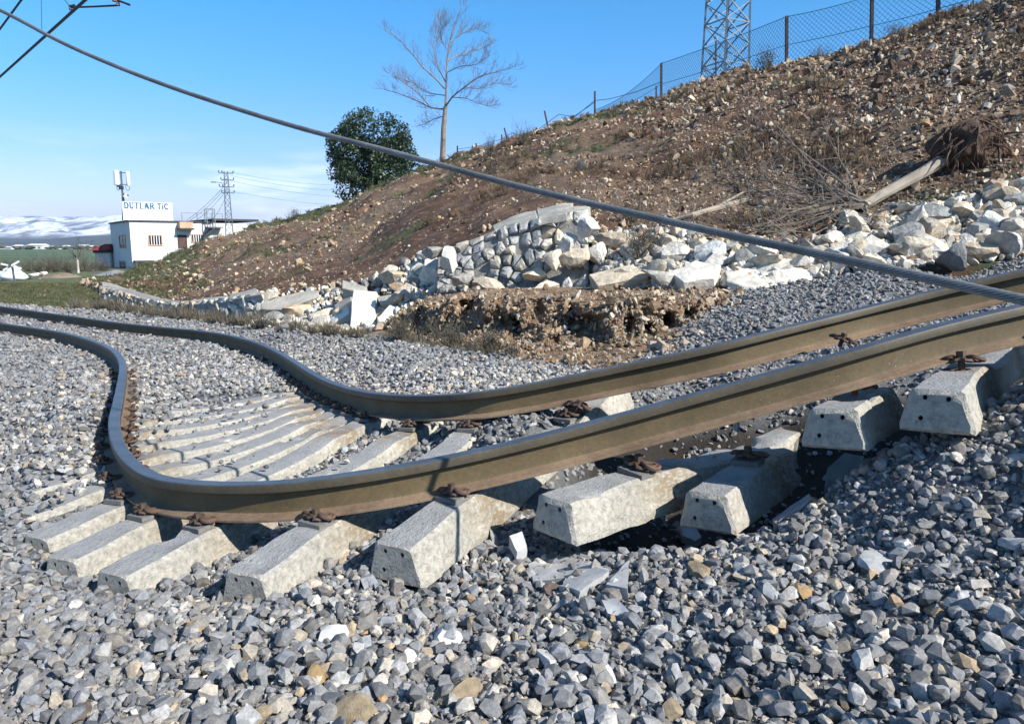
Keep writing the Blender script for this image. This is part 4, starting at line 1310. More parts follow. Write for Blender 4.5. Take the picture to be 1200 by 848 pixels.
# ------------------------------------------------------------------ walls still standing
def stone_wall(name, label, base, top, thick, rows, per_m, seed, tone_f, cope=None, cover=1.0):
    """base/top: matching lists of (px, py, d); stones are set proud of a mortar core"""
    e = empty(name, PD(*base[0]))
    off = -Vector(e.location)
    Bp = spline([PD(*q) for q in base], step=.12) ; Tp = spline([PD(*q) for q in top], n=len(Bp))
    n_ = len(Bp)
    nz = 8
    V = []
    for i in range(n_):
        for k in range(nz):
            q = Bp[i] * (1 - k / (nz - 1)) + Tp[i] * (k / (nz - 1))
            V.append(q)
    V = np.array(V)
    V[:, 1] += fbm(V * 4, 3, seed) * .05
    back = V + np.array([.05, thick, 0])
    A_ = np.vstack([V, back]) + np.array([off.x, off.y, off.z])
    F_ = []
    N_ = len(V)
    for i in range(n_ - 1):
        for k in range(nz - 1):
            a = i * nz + k
            F_.append((a, a + nz, a + nz + 1, a + 1))
        a = i * nz + nz - 1
        F_.append((a, a + nz, a + nz + N_, a + N_))
    for i in (0, n_ - 1):
        for k in range(nz - 1):
            a = i * nz + k
            F_.append((a, a + 1, a + 1 + N_, a + N_))
    core = np_mesh('mortar', A_, F_, True, 40)
    obj('mortar', core, e, simple(name + '_mortar', (.34, .325, .295), .95, 0, .35, 9, .9, 40, bdist=.03))
    r = random.Random(seed)
    ln = np.concatenate([[0], np.cumsum(np.linalg.norm(np.diff(Bp, axis=0), axis=1))])
    hts = np.linalg.norm(Tp - Bp, axis=1)
    LT, HM = float(ln[-1]), float(hts.mean())
    ncol = max(2, int(LT * per_m))
    sites = []
    for a_ in range(-1, ncol + 1):
        for b_ in range(rows):
            sites.append(((a_ + .5 + (b_ % 2) * .45 + r.uniform(-.48, .48)) / ncol * LT, (b_ + .5 + r.uniform(-.42, .42)) / rows * HM))
    def to3(s, h, out):
        q = np.interp(s, ln, np.arange(n_))
        i0 = int(min(n_ - 2, q)); f_ = q - i0
        b0_ = Bp[i0] * (1 - f_) + Bp[i0 + 1] * f_; t0_ = Tp[i0] * (1 - f_) + Tp[i0 + 1] * f_
        tg = Bp[i0 + 1] - Bp[i0]
        nr = np.cross(tg, t0_ - b0_); nr /= np.linalg.norm(nr)
        if nr[1] > 0: nr = -nr
        return Vector(b0_ + (t0_ - b0_) * (h / HM) + nr * out)
    for si, (sx, sh_) in enumerate(sites):
        poly = [(sx - 1, sh_ - 1), (sx + 1, sh_ - 1), (sx + 1, sh_ + 1), (sx - 1, sh_ + 1)]
        planes = [((0, -1), 0.0), ((0, 1), HM * 1.0), ((-1, 0), 0.0), ((1, 0), LT)]
        for sj, (ox, oh) in enumerate(sites):
            if sj != si and abs(ox - sx) < 4.0 / per_m and abs(oh - sh_) < 3.2 * HM / rows:
                dx_, dh_ = ox - sx, oh - sh_
                L2 = math.hypot(dx_, dh_)
                planes.append(((dx_ / L2, dh_ / L2), ((ox + sx) / 2 * dx_ + (oh + sh_) / 2 * dh_) / L2))
        for (nx_, nh_), c0_ in planes:
            new = []
            for q in range(len(poly)):
                p1, p2 = poly[q], poly[(q + 1) % len(poly)]
                d1, d2 = p1[0] * nx_ + p1[1] * nh_ - c0_, p2[0] * nx_ + p2[1] * nh_ - c0_
                if d1 <= 0: new.append(p1)
                if (d1 < 0) != (d2 < 0) and d1 != d2:
                    f_ = d1 / (d1 - d2)
                    new.append((p1[0] + (p2[0] - p1[0]) * f_, p1[1] + (p2[1] - p1[1]) * f_))
            poly = new
            if len(poly) < 3: break
        if len(poly) < 3 or r.random() > cover: continue
        cx_ = sum(q[0] for q in poly) / len(poly); ch_ = sum(q[1] for q in poly) / len(poly)
        if max(q[0] for q in poly) - min(q[0] for q in poly) < .05: continue
        # subdivide the outline, then three rings: joint, shoulder, face
        out_ = []
        for q in range(len(poly)):
            p1, p2 = poly[q], poly[(q + 1) % len(poly)]
            out_ += [p1, ((p1[0] + p2[0]) / 2 + r.uniform(-.008, .008), (p1[1] + p2[1]) / 2 + r.uniform(-.008, .008))]
        base3 = to3(cx_, ch_, 0)
        pr_ = r.uniform(.03, .10)
        tlt = (r.uniform(-.35, .35), r.uniform(-.35, .35))
        V_ = []
        for k_, pz in ((.93, -.06), (.88, pr_ * .55), (.62, pr_)):
            for q in out_:
                dx_, dh_ = (q[0] - cx_) * k_, (q[1] - ch_) * k_
                V_.append(to3(cx_ + dx_, ch_ + dh_, pz + (dx_ * tlt[0] + dh_ * tlt[1] if pz > 0 else 0) + (r.uniform(-.012, .012) if pz > 0 else 0)) - base3)
        V_.append(to3(cx_, ch_, pr_ * r.uniform(.95, 1.25)) - base3)
        m__ = len(out_)
        F__ = []
        for g_ in range(2):
            for q in range(m__):
                F__.append((g_ * m__ + q, g_ * m__ + (q + 1) % m__, (g_ + 1) * m__ + (q + 1) % m__, (g_ + 1) * m__ + q))
        for q in range(m__): F__.append((2 * m__ + q, 2 * m__ + (q + 1) % m__, 3 * m__))
        me_ = bpy.data.meshes.new('stone'); me_.from_pydata([tuple(v) for v in V_], [], F__); me_.update()
        me_.polygons.foreach_set('use_smooth', np.ones(len(F__), dtype=bool)); me_.set_sharp_from_angle(angle=R(26))
        o = obj('stone', me_, e, M_LIME, base3 + off)
        set_tone(o, tone_f(r, base3))
    if cope:
        for q, (cs, th) in enumerate(cope):
            pc_ = poly_slab('coping_slab', cs, th, None, None, mat=M_COPE, seed=seed + q)
            pc_.parent = e
            pc_.location = Vector(pc_.location) + off
    tag(e, label, 'wall')
    return e
stone_wall('low_stone_wall', 'low curved stone retaining wall with pale concrete coping at the left foot of the hill',
           [(121, 352, 20.3), (140, 357, 19.2), (167, 363, 17.9), (207, 370, 16.2), (240, 374, 15.3), (267, 377, 14.6), (306, 381, 13.6)],
           [(121, 335, 20.6), (140, 340, 19.5), (167, 348, 18.2), (207, 355, 16.5), (240, 352, 15.6), (267, 349, 14.9), (306, 343, 14.0)], .45, 3, 3.2, 11,
           lambda r, c: r.choice([.05, .1, .43, .5, .3, .72, .78]),
           [([(119, 330, 21.6), (132, 332, 21.2), (140, 340, 19.4), (120, 337, 20.4)], .12), ([(132, 332, 21.2), (167, 345, 18.9), (168, 351, 17.9), (140, 341, 19.3)], .12),
            ([(167, 345, 18.9), (205, 353, 17.2), (206, 358, 16.2), (168, 352, 17.9)], .12), ([(207, 353, 17.2), (238, 350, 16.2), (240, 355, 15.3), (207, 358, 16.2)], .12),
            ([(239, 349, 16.2), (266, 346, 15.5), (268, 352, 14.6), (241, 355, 15.3)], .12), ([(268, 345, 15.5), (300, 338, 14.9), (306, 345, 13.8), (270, 351, 14.6)], .12)])
stone_wall('stone_wall', 'tall stump of grey stone retaining wall with concrete cap, standing in the rubble',
           [(512, 344, 11.3), (560, 346, 11.1), (600, 345, 10.95), (650, 343, 10.75), (690, 340, 10.6)],
           [(514, 296, 11.55), (560, 278, 11.45), (600, 263, 11.35), (650, 252, 11.15), (690, 244, 11.0)], .8, 7, 5.6, 17,
           lambda r, c: r.choice([.85, .86, .5, .5, .43, .45, .1]) if c.x < .45 else r.choice([.5, .1, .3, .6, .72]),
           [([(577, 264, 12.0), (600, 253, 12.1), (628, 246, 12.1), (630, 256, 11.2), (600, 264, 11.25), (580, 272, 11.3)], .13),
            ([(629, 246, 12.1), (660, 239, 12.0), (672, 238, 12.0), (664, 250, 11.0), (630, 256, 11.15)], .13),
            ([(666, 243, 11.6), (690, 240, 11.5), (689, 255, 11.0), (676, 256, 10.95), (664, 248, 11.1)], .15)], cover=.86)

# broken concrete in the foreground
M_FRAG = simple('fragment_concrete', (.50, .505, .50), .85, 0, .35, 7, .8, 40, bdist=.004)
def chunk(px, py, z, size, rot, label, seed, mat=None, name='concrete_fragment', cat='fragment', tone=.1, cuts=8):
    me = hewn_stone(name, seed, cuts, 2, (1, 1, 1), .05)
    me.materials.append(mat or M_CONC2)
    o = obj(name, me, None, None, PZ(px, py, z), rot, size)
    tag(o, label, cat)
    set_tone(o, tone)
    return o
def gz(px, py):
    q = hit(px, py, 'ground')
    return q[0].z
def flat_piece(corners, thick, label, seed, name='concrete_fragment', mat=None):
    """flat slab lying on the ballast: (px, py, height over ground) round its upper face"""
    P_ = []
    for px, py, h in corners:
        z = gz(px, py + 3) + h
        P_.append(PZ(px, py, z))
    c = sum(P_, Vector()) / len(P_)
    bm = bmesh.new()
    f = bm.faces.new([bm.verts.new(q - c) for q in P_])
    r = bmesh.ops.extrude_face_region(bm, geom=[f])
    for v in r['geom']:
        if isinstance(v, bmesh.types.BMVert): v.co += Vector((0, .01, -thick))
    bmesh.ops.recalc_face_normals(bm, faces=bm.faces[:])
    bmesh.ops.triangulate(bm, faces=bm.faces[:])
    bmesh.ops.subdivide_edges(bm, edges=bm.edges[:], cuts=3, use_grid_fill=True)
    A_ = np.array([tuple(v.co) for v in bm.verts])
    dd = np.stack([fbm(A_ * 22 + seed * 9 + 40 * q, 3, seed + q) for q in range(3)], -1) * .007
    for v, q in zip(bm.verts, dd): v.co += Vector(q)
    o = obj(name, bm_mesh(name, bm, True, 25), None, mat or M_FRAG, c)
    tag(o, label, 'fragment')
    return o
flat_piece([(618, 660, .035), (655, 650, .04), (708, 643, .06), (714, 668, .05), (680, 692, .04), (660, 686, .04), (662, 676, .03), (625, 680, .03)], .04, 'flat broken concrete plate on the ballast, below the long torn-off sleeper', 1)
flat_piece([(714, 652, .05), (738, 655, .04), (735, 690, .04), (710, 684, .04)], .04, 'small square concrete plate beside the larger flat one', 2)
flat_piece([(700, 694, .03), (722, 700, .03), (740, 722, .02), (712, 718, .02)], .03, 'narrow dark-edged concrete shard below the small square plate', 3)
flat_piece([(970, 548, .12), (990, 531, .14), (1012, 534, .13), (1000, 552, .10), (968, 562, .08)], .10, 'pale sleeper stub at the rim of the black hole, under the left dangling block', 7)
flat_piece([(596, 0 + 628, .10), (612, 622, .12), (618, 640, .08), (606, 646, .07)], .05, 'thin pale shard standing between two sleeper ends', 8)
flat_piece([(797, 612, .10), (806, 604, .12), (822, 628, .07), (815, 634, .05), (799, 626, .06)], .05, 'thin white shard leaning left of the short sleeper stump', 9)
flat_piece([(905, 608, .05), (948, 578, .07), (952, 584, .07), (915, 618, .04)], .03, 'long thin white splinter on the gravel right of the stump', 10)
M_TAN = simple('tan_rock', (.42, .33, .21), .85, 0, .45, 5, .7, 30)
M_TAN2 = simple('ochre_rock', (.46, .31, .15), .8, 0, .3, 4, .6, 30)
M_WHITE = simple('white_rock', (.68, .66, .61), .7, 0, .15, 4, .4, 30)
M_BRN = simple('brown_rock', (.17, .125, .10), .7, 0, .4, 4, .6, 30)
def rock(px, py, w, h, rz, mat, label, seed, lift=.012):
    z = gz(px, py + h * .4)
    p_ = PZ(px, py, z + lift)
    wd, hd = w / 867 * p_.y, h / 867 * p_.y
    me = hewn_stone('rock', seed, 9, 2, (1, 1, 1), .05)
    me.materials.append(mat)
    o = obj('rock', me, None, None, p_, (rnd.uniform(-.1, .1), 0, rz), (wd * 1.1, hd * 1.7, hd * 1.05))
    tag(o, label, 'rock')
rock(545, 808, 64, 34, .5, M_TAN, 'long tan rock slanting in the gravel near the lower middle edge', 51)
rock(420, 835, 58, 40, .6, M_TAN, 'tan rock half cut by the lower edge, left of the long slanting one', 52)
rock(711, 794, 30, 22, .1, M_WHITE, 'smooth white five-sided pebble in the lower middle', 53)
rock(222, 740, 30, 26, .4, M_TAN2, 'ochre broken rock in the lower left gravel', 54)
rock(557, 735, 30, 20, -.1, M_TAN, 'brown-tan rock in the gravel below the drilled sleeper end', 55)
rock(682, 750, 24, 14, 0, M_TAN2, 'small orange flat rock right of the brown-tan one', 56)
rock(95, 836, 24, 22, 0, M_BRN, 'dark reddish-brown rock at the lower left corner', 57)
rock(305, 838, 36, 22, .1, M_TAN, 'pale tan rock on the lower edge of the left half', 58)
rock(372, 792, 22, 26, .3, M_TAN2, 'ochre upright stone left of the long slanting rock', 59)
rock(943, 694, 28, 20, -.4, M_TAN2, 'orange-tan rock right of centre, left below the pale chunk', 60)
rock(816, 668, 30, 22, .1, M_TAN, 'tan rock below the short sleeper stump', 61)
rock(788, 830, 26, 26, 0, M_TAN, 'tan-brown stone on the lower edge under the cable shadow', 62)
rock(1093, 716, 22, 18, 0, M_TAN, 'small tan rock in the right foreground gravel', 63)
rock(650, 690, 26, 14, 0, M_BRN, 'brown flat stone beside the broken concrete plate', 64)
rock(474, 770, 24, 16, 0, M_WHITE, 'pale wedge stone left of the brown-tan rock', 65)
rock(395, 745, 34, 26, .2, M_WHITE, 'cream rock with pale facets in the lower left middle', 66)
rock(525, 745, 30, 28, .2, M_WHITE, 'cream rock just left of the brown-tan one', 67)
rock(820, 545, 22, 10, .3, M_BRN, 'flat brown stone lying between the torn-off sleeper and the stump', 68, .16)
rock(1035, 664, 48, 30, .2, M_FRAG, 'pale concrete chunk with a black shadow on its left, right of centre foreground', 84)
rock(1205, 641, 50, 30, .1, M_FRAG, 'white concrete block cut off by the right edge of the view', 85)
rock(1043, 632, 22, 30, .3, M_FRAG, 'small upright white shard above the pale chunk', 86)
rock(1192, 541, 48, 24, -.3, M_FRAG, 'pale concrete slab near the right edge, under the dangling blocks', 87)

# ------------------------------------------------------------------ fallen overhead cable, close to the camera
M_CABLE = rail_mat('cable_steel', (.13, .145, .15), (.25, .27, .28), .5, .3)
M_WIRE = simple('dark_wire', (.035, .04, .05), .6, .3)
cab = [(-260, -105, 6.4), (0, 12, 5.35), (71, 49.5, 4.95), (141, 80, 4.6), (212, 106.5, 4.3), (283, 129.5, 4.0), (354, 151, 3.72), (400, 163, 3.55), (451, 176, 3.4), (521, 195, 3.18), (592, 214.5, 2.98), (663, 232, 2.80),
       (734, 248.5, 2.60), (800, 263, 2.42), (850, 275, 2.30), (920, 289.5, 2.14), (990, 304, 2.0), (1060, 320, 1.87), (1130, 336, 1.75), (1200, 351.5, 1.64)]
cp = [PD(*q) for q in cab]
dv = (cp[-1] - cp[-3]).normalized()
cp += [cp[-1] + dv * .25 + Vector((0, 0, .0)), cp[-1] + dv * .6 + Vector((0, 0, .02)), cp[-1] + dv * 1.1 + Vector((.1, 0, .06)), cp[-1] + dv * 2.0 + Vector((.3, 0, .2))]
cc = smooth_curve(spline(cp, step=.012), 300)
RC = .0122
T = np.gradient(cc, axis=0); T /= np.linalg.norm(T, axis=1)[:, None]
S_ = np.cross(T, [0, 0, 1.0]); S_ /= np.linalg.norm(S_, axis=1)[:, None]
U_ = np.cross(S_, T)
e = empty('overhead_cable', tuple(cc[len(cc) // 2]))
tag(e, 'thick twisted steel cable hanging slack across the whole view, from upper left to right', 'cable')
off = -np.array(e.location)
b = MB(); b.tube([tuple(q + off) for q in cc[::4]], RC * .72, 8)
b.build('cable_core', M_CABLE, e, True)
V, F = [], []
NS, ks = 10, 6
s_len = np.arange(len(cc)) * .012
for st in range(NS):
    a = 2 * math.pi * st / NS + s_len * 2 * math.pi / .16
    ctr = cc + (S_ * np.cos(a)[:, None] + U_ * np.sin(a)[:, None]) * (RC * .76)
    for q in range(ks):
        bb = 2 * math.pi * q / ks + a
        V.append(ctr + (S_ * np.cos(bb)[:, None] + U_ * np.sin(bb)[:, None]) * (RC * .27) + off)
V = np.array(V).reshape(NS, ks, len(cc), 3).transpose(0, 2, 1, 3).reshape(-1, 3)
i_ = np.arange(len(cc) - 1)[:, None]; k_ = np.arange(ks)[None]; k2_ = (k_ + 1) % ks
f1 = np.stack([i_ * ks + k_, i_ * ks + k2_, (i_ + 1) * ks + k2_, (i_ + 1) * ks + k_], -1).reshape(-1, 4)
F = np.concatenate([f1 + st * len(cc) * ks for st in range(NS)])
o = obj('wire_strands', np_mesh('wire_strands', V, F, True), e, M_CABLE)

def wire(name, pts, r, label, mat=M_WIRE, cat='wire', group=None, n=5, sag=0):
    P_ = [Vector(p) for p in pts]
    if sag:
        a, b_ = P_[0], P_[-1]
        P_ = [a.lerp(b_, t) + Vector((0, 0, -sag * 4 * t * (1 - t))) for t in [k / 14 for k in range(15)]]
    b = MB(); b.tube(P_, r, n)
    o = b.build(name, mat, None, True)
    tag(o, label, cat, group)
    return o
# overhead line of the railway, upper left
A1, B1_ = PD(0, 90, 19.7), PD(100, 0, 13.5)
dd_ = (B1_ - A1)
wire('contact_wire', [A1 - dd_ * 1.6, A1, B1_, B1_ + dd_ * .8], .028, 'dark contact wire crossing behind the thick cable at the upper left')
A2, B2 = PD(0, 34, 20.4), PD(25, 0, 18.2)
dd2 = B2 - A2
wire('messenger_wire', [A2 - dd2 * 3, A2, B2, B2 + dd2 * 3], .026, 'short dark wire cutting off the extreme upper left corner')
M_TEAL = simple('teal_wire', (.05, .22, .32), .6)
wire('dropper_wire', [PD(49, 37, 16.5), PD(48, -40, 16.5)], .011, 'thin blue-green vertical dropper wire above the contact wire', M_TEAL)
e = empty('registration_arm', PD(83, 9, 14.4))
tag(e, 'slim steel registration arm ending in an insulator at the top edge', 'bracket')
off = -Vector(e.location)
b = MB(); b.tube([PD(83, 9, 14.4) + off, PD(110, 8, 14.3) + off, PD(140, 6.5, 14.2) + off], .017, 6); b.tube([PD(83, 12, 14.4) + off, PD(82, 8, 14.4) + off, PD(88, 7, 14.4) + off], .03, 6)
b.build('arm_tube', M_WIRE, e, True)
b = MB(); b.tube([PD(76, 0, 14.6) + off, PD(83, 9, 14.4) + off], .013, 5)
b.tube([PD(70, -8, 14.6) + off, PD(76, 0, 14.6) + off], .013, 5); b.build('stay', M_TEAL, e, True)
b = MB()
for k in range(5):
    c_ = PD(135 - k * .4, 2.0 - k * 2.6, 14.2) + off
    b.tube([c_, c_ + Vector((0, 0, .018))], .075 if k % 2 else .05, 10)
b.tube([PD(139, 7, 14.2) + off, PD(134, -12, 14.2) + off], .03, 8)
b.build('insulator', simple('brown_insulator', (.28, .2, .15), .4), e, True)
b = MB(); b.tube([PD(136, 0, 14.2) + off, PD(152, 6, 14.1) + off], .022, 6); b.build('pin', M_WIRE, e, True)

# ------------------------------------------------------------------ chain-link fence along the crest
M_POST = simple('fence_post_dark', (.06, .04, .045), .7, .1)
M_MESH = simple('fence_mesh_green', (.05, .27, .36), .5, 0)
posts = [(1190, -60, 0, 22.6, 1), (1100, -22, 22, 23.8, 1), (1022, -6, 46, 25.2, 1), (922, 19, 76, 27.5, 1), (839, 48, 98, 31.5, .5), (775, 74, 114, 35.5, 1), (697, 107, 140, 41.5, 1), (769, 101, 115, 36, .6), (645, 130, 155, 46.5, 1), (642, 150, 157, 46.8, .6),
         (588, 158, 175, 51, 1), (597, 150, 172, 50, 1), (558, 168, 184, 54, 1), (536, 171, 190, 55.5, 1)]
plab = ['fence post beyond the right part of the crest, outside the top edge', 'fence post at the top edge, rightmost in view', 'tall dark fence post cut by the top edge at the upper right', 'tall dark fence post right of the lattice pylon',
        'thin fence post seen through the lattice pylon', 'dark upright fence post left of the pylon', 'fence post where the mesh starts to sag', 'short low stub right beside the post left of the pylon', 'leaning fence post with only wires attached', 'short low stub next to the leaning fence post',
        'small straight post between two leaning ones near the bare tree', 'small leaning post right of the bare tree, tilted left', 'small dark post second right of the bare tree', 'smallest post, nearest the bare tree trunk']
tops = []
for (px, y0, y1, d, th), l in zip(posts, plab):
    lean = {645: -7, 597: -6}.get(px, 0)
    top_, bot = PD(px + lean, y0, d), PD(px, y1 + 3, d)
    z_ = drop(bot.x, bot.y)
    if z_ > -50: bot.z = min(bot.z, z_ - .15)
    b = MB(); b.bar(bot, top_, .075 * th + .02)
    o = b.build('fence_post', M_POST)
    tag(o, l, 'post', 'fence posts along the crest')
    if th == 1: tops.append((px, top_, bot))
tops.sort(key=lambda q: -q[0])
pan = 0
names = ['chain-link mesh panel outside the top right corner', 'chain-link mesh panel at the far upper right of the crest', 'green chain-link mesh panel right of the tall post at the upper right', 'green chain-link mesh panel between the pylon and the crest shrubs', 'green chain-link mesh panel running behind and left of the pylon', 'sagging green chain-link panel, the last towards the bare tree']
for k in range(5):
    (pa, ta, ba), (pb, tb, bb) = tops[k], tops[k + 1]
    V, E = [], []
    ln = (ta - tb).length
    hA, hB = (ta - ba).length, (tb - bb).length
    b = MB()
    pitch = .17
    nL = int(ln / pitch)
    def pt(u, v):
        u = min(max(u, 0), 1); v = min(max(v, 0), 1)
        sag = (.10 if k < 4 else .55) * 4 * u * (1 - u)
        if k == 4: v2 = v * (1 - .55 * u)
        else: v2 = v
        lo, hi = ba.lerp(bb, u), ta.lerp(tb, u)
        g = lo.lerp(hi, v2)
        g.z -= sag * v * .5
        return g
    H_ = (hA + hB) / 2
    r_ = .0065
    for sgn in (1, -1):
        q = -int(H_ / pitch) - 1
        while q < nL + 1 + (int(H_ / pitch) + 1 if sgn < 0 else 0):
            u0 = q * pitch / ln
            du = sgn * H_ / ln
            v0, v1 = 0., 1.
            if du > 0:
                v0 = max(0, (0 - u0) / du); v1 = min(1, (1 - u0) / du)
            else:
                v0 = max(0, (1 - u0) / du); v1 = min(1, (0 - u0) / du)
            if v1 > v0 + .02:
                ps = [pt(u0 + du * (v0 + (v1 - v0) * w_), v0 + (v1 - v0) * w_) for w_ in (0, .34, .67, 1)]
                b.tube(ps, r_, 3, cap=False)
            q += 1
    for v in (0.04, .5, .99):
        b.tube([pt(u, v) for u in np.linspace(0, 1, 8)], .012, 4, cap=False)
    o = b.build('fence_mesh', M_MESH)
    tag(o, names[k], 'fence', 'chain-link panels along the crest')
sag_w = [(697, 120, 42), (672, 137, 44), (655, 134, 46), (620, 160, 48.5), (600, 156, 50), (588, 163, 51), (558, 172, 54), (536, 175, 55.5)]
wire('fence_wire', [PD(*q) for q in sag_w], .018, 'loose fence wire drooping between the small leaning posts', M_MESH)
wire('fence_wire', [PD(775, 96, 35.5), PD(745, 108, 37.5), PD(715, 116, 40), PD(697, 118, 41.5), PD(670, 140, 44), PD(645, 143, 46)], .018, 'sagging lower fence wire left of the pylon', M_MESH)

# ------------------------------------------------------------------ lattice pylon beyond the fence
M_GALV = simple('galvanised_steel', (.22, .26, .29), .5, .5)
def lattice(name, base, H, w0, w1, rot, bays, leg, brace, label, cat, mat, arms=None):
    e = empty(name, base, (0, 0, rot))
    def cor(z, k):
        w = (w0 + (w1 - w0) * z / H) / 2
        return Vector((w * (1, -1, -1, 1)[k], w * (1, 1, -1, -1)[k], z))
    for k in range(4):
        b = MB(); b.bar(cor(0, k), cor(H, k), leg); b.build('leg', mat, e)
    zs = [H * (1 - (1 - q / bays) ** .9) for q in range(bays + 1)]
    for k in range(4):
        b = MB()
        k2 = (k + 1) % 4
        for q in range(bays):
            b.bar(cor(zs[q], k), cor(zs[q + 1], k2), brace)
            b.bar(cor(zs[q], k2), cor(zs[q + 1], k), brace)
            if q % 2 == 0: b.bar(cor(zs[q], k), cor(zs[q], k2), brace)
        b.build('bracing', mat, e)
    tag(e, label, cat)
    return e
pb_ = PD(849, 99, 36)
pb_.z -= 1.0
lattice('lattice_pylon', pb_, 15, 1.55, .95, R(28), 15, .09, .045, 'tall steel lattice pylon on the hill crest, cut off by the top edge', 'pylon', M_GALV)

# ------------------------------------------------------------------ trees
M_BARK = simple('pale_bark', (.30, .25, .20), .9, 0, .4, 5, .5, 20)
M_TWIG = simple('twig_brown', (.20, .155, .12), .9)
M_DEAD = simple('dead_branch_grey', (.36, .31, .245), .9, 0, .35, 4, .5, 20)
M_DTWIG = simple('dead_twig', (.21, .175, .14), .9, 0, .4, 4)
M_LEAF = simple('evergreen_leaves', (.055, .095, .036), .5, 0, .6, .5)
def grow(b, p, d, L_, r, lev, rr_, spread=.55, up=.12, twig=None, nch=(3, 5), minr=.006):
    n_ = 5
    pts, rs = [p], [r]
    q = Vector(p); dd = Vector(d).normalized()
    for k in range(n_):
        dd = (dd + Vector((rr_.gauss(0, .11), rr_.gauss(0, .11), rr_.gauss(0, .08) + up * .4))).normalized()
        q = q + dd * L_ / n_
        pts.append(q.copy()); rs.append(max(minr * .6, r * (1 - .75 * (k + 1) / n_)))
    (twig if (twig is not None and lev <= 1) else b).tube(pts, rs, 5 if r > .02 else 3, cap=False)
    if lev <= 0: return
    for k in range(rr_.randint(*nch)):
        t = rr_.uniform(.3, 1)
        i = min(n_ - 1, int(t * n_))
        c = pts[i].lerp(pts[i + 1], t * n_ - i)
        ax = Vector((rr_.gauss(0, 1), rr_.gauss(0, 1), rr_.gauss(0, .6)))
        ax = (ax - dd * ax.dot(dd)).normalized()
        nd_ = (dd + ax * spread * rr_.uniform(.7, 1.5) + Vector((0, 0, up))).normalized()
        grow(b, c, nd_, L_ * rr_.uniform(.42, .68), max(minr, rs[i] * .55), lev - 1, rr_, spread, up, twig, nch, minr)
# bare tree on the crest: trunk and limbs traced from the photograph, side twigs grown
D_ = 56.0
def tp(px, py, dy=0): return PD(px, py, D_ + dy)
e = empty('bare_tree', tp(518, 200)); off = -Vector(e.location)
tag(e, 'tall leafless tree alone against the blue sky on the crest', 'tree')
b, tw = MB(), MB()
b.tube([tp(518, 206) + off, tp(519, 180) + off, tp(520, 150) + off, tp(522, 125) + off], [.26, .21, .19, .15], 8)
b.build('trunk', M_BARK, e, True)
b = MB()
r_ = random.Random(5)
limbs = [([(522, 125), (523, 100), (524, 70), (528, 45), (535, 22), (545, 3)], .13, 0), ([(521, 127), (530, 114), (545, 102), (562, 90), (580, 85), (603, 78)], .10, -1), ([(520, 128), (505, 126), (488, 118), (468, 110), (446, 104)], .09, 1),
         ([(521, 104), (510, 92), (495, 78), (480, 60), (466, 45), (452, 36)], .085, -1.2), ([(520, 136), (508, 140), (495, 146)], .05, 1), ([(524, 72), (535, 66), (550, 60), (568, 56), (575, 50)], .06, 1.4),
         ([(523, 98), (513, 78), (508, 58), (511, 36), (514, 22)], .06, .8), ([(530, 114), (548, 116), (562, 122), (578, 124)], .05, -1), ([(524, 85), (540, 78), (556, 76), (572, 66)], .05, -1.6), ([(505, 126), (492, 112), (478, 100), (456, 86)], .05, -.8),
         ([(528, 50), (540, 40), (556, 34), (566, 36)], .04, .5), ([(521, 112), (500, 108), (485, 98), (470, 92)], .05, 1.6), ([(545, 102), (560, 104), (580, 98), (596, 100)], .04, .6), ([(526, 60), (516, 44), (522, 26)], .04, -.5)]
for pl, r0, dy in limbs:
    P_ = [tp(x, y, dy * k / (len(pl) - 1) * 2) + off for k, (x, y) in enumerate(pl)]
    P_ = [Vector(q) for q in spline(P_, n=14)]
    b.tube(P_, [r0 * .72 * (1 - .85 * k / 13) for k in range(14)], 5, cap=False)
    for k in range(2, 14):
        for _ in range(3):
            dd = (P_[min(k + 1, 13)] - P_[k - 1]).normalized()
            ax = Vector((r_.gauss(0, 1), r_.gauss(0, 1), r_.gauss(0, .7)))
            ax = (ax - dd * ax.dot(dd)).normalized()
            grow(b, P_[k], dd + ax * .8 + Vector((0, 0, .25)), r_.uniform(.7, 1.5) * (1 - .35 * k / 13), .013, 2 if k % 3 == 0 else 1, r_, .75, .16, tw, (2, 4), .0068)
b.build('limbs', M_BARK, e, True)
tw.build('twigs', M_TWIG, e)
# evergreen
e = empty('evergreen_tree', PD(436, 236, 61)); off = -Vector(e.location)
tag(e, 'round dense dark-green evergreen tree behind the crest, below the bare tree', 'tree')
b = MB(); b.tube([PD(436, 245, 61) + off, PD(437, 215, 61) + off, PD(438, 180, 61) + off], [.3, .25, .12], 8)
for k in range(7):
    a_ = k * .9
    b.tube([PD(437, 212, 61) + off, PD(437 + 40 * math.cos(a_), 195 - 25 * abs(math.sin(a_)), 61 + 2 * math.sin(a_ * 2)) + off], [.12, .04], 5)
b.build('trunk', M_BARK, e, True)
r_ = np.random.default_rng(3)
bl = [(405, 175, 24), (430, 155, 26), (455, 160, 26), (470, 180, 20), (420, 190, 30), (450, 195, 30), (400, 200, 16), (412, 218, 22), (440, 220, 24), (468, 208, 22), (392, 165, 8), (437, 138, 11), (455, 142, 8), (418, 143, 9), (482, 200, 10), (390, 185, 10), (476, 165, 8), (402, 152, 9), (486, 188, 7)]
cen, rad = [], []
for px, py, rp in bl:
    for dy in ((-1.8, 1.5) if rp > 18 else (0,)):
        cen.append(PD(px + r_.normal(0, 3), py + r_.normal(0, 2), 61 + dy) + off); rad.append(rp / 867 * 61)
cen = np.array(cen); rad = np.array(rad)
nl = 42000
w_ = rad ** 2 / (rad ** 2).sum()
ch = r_.choice(len(cen), nl, p=w_)
u = r_.normal(0, 1, (nl, 3)); u /= np.linalg.norm(u, axis=1)[:, None]
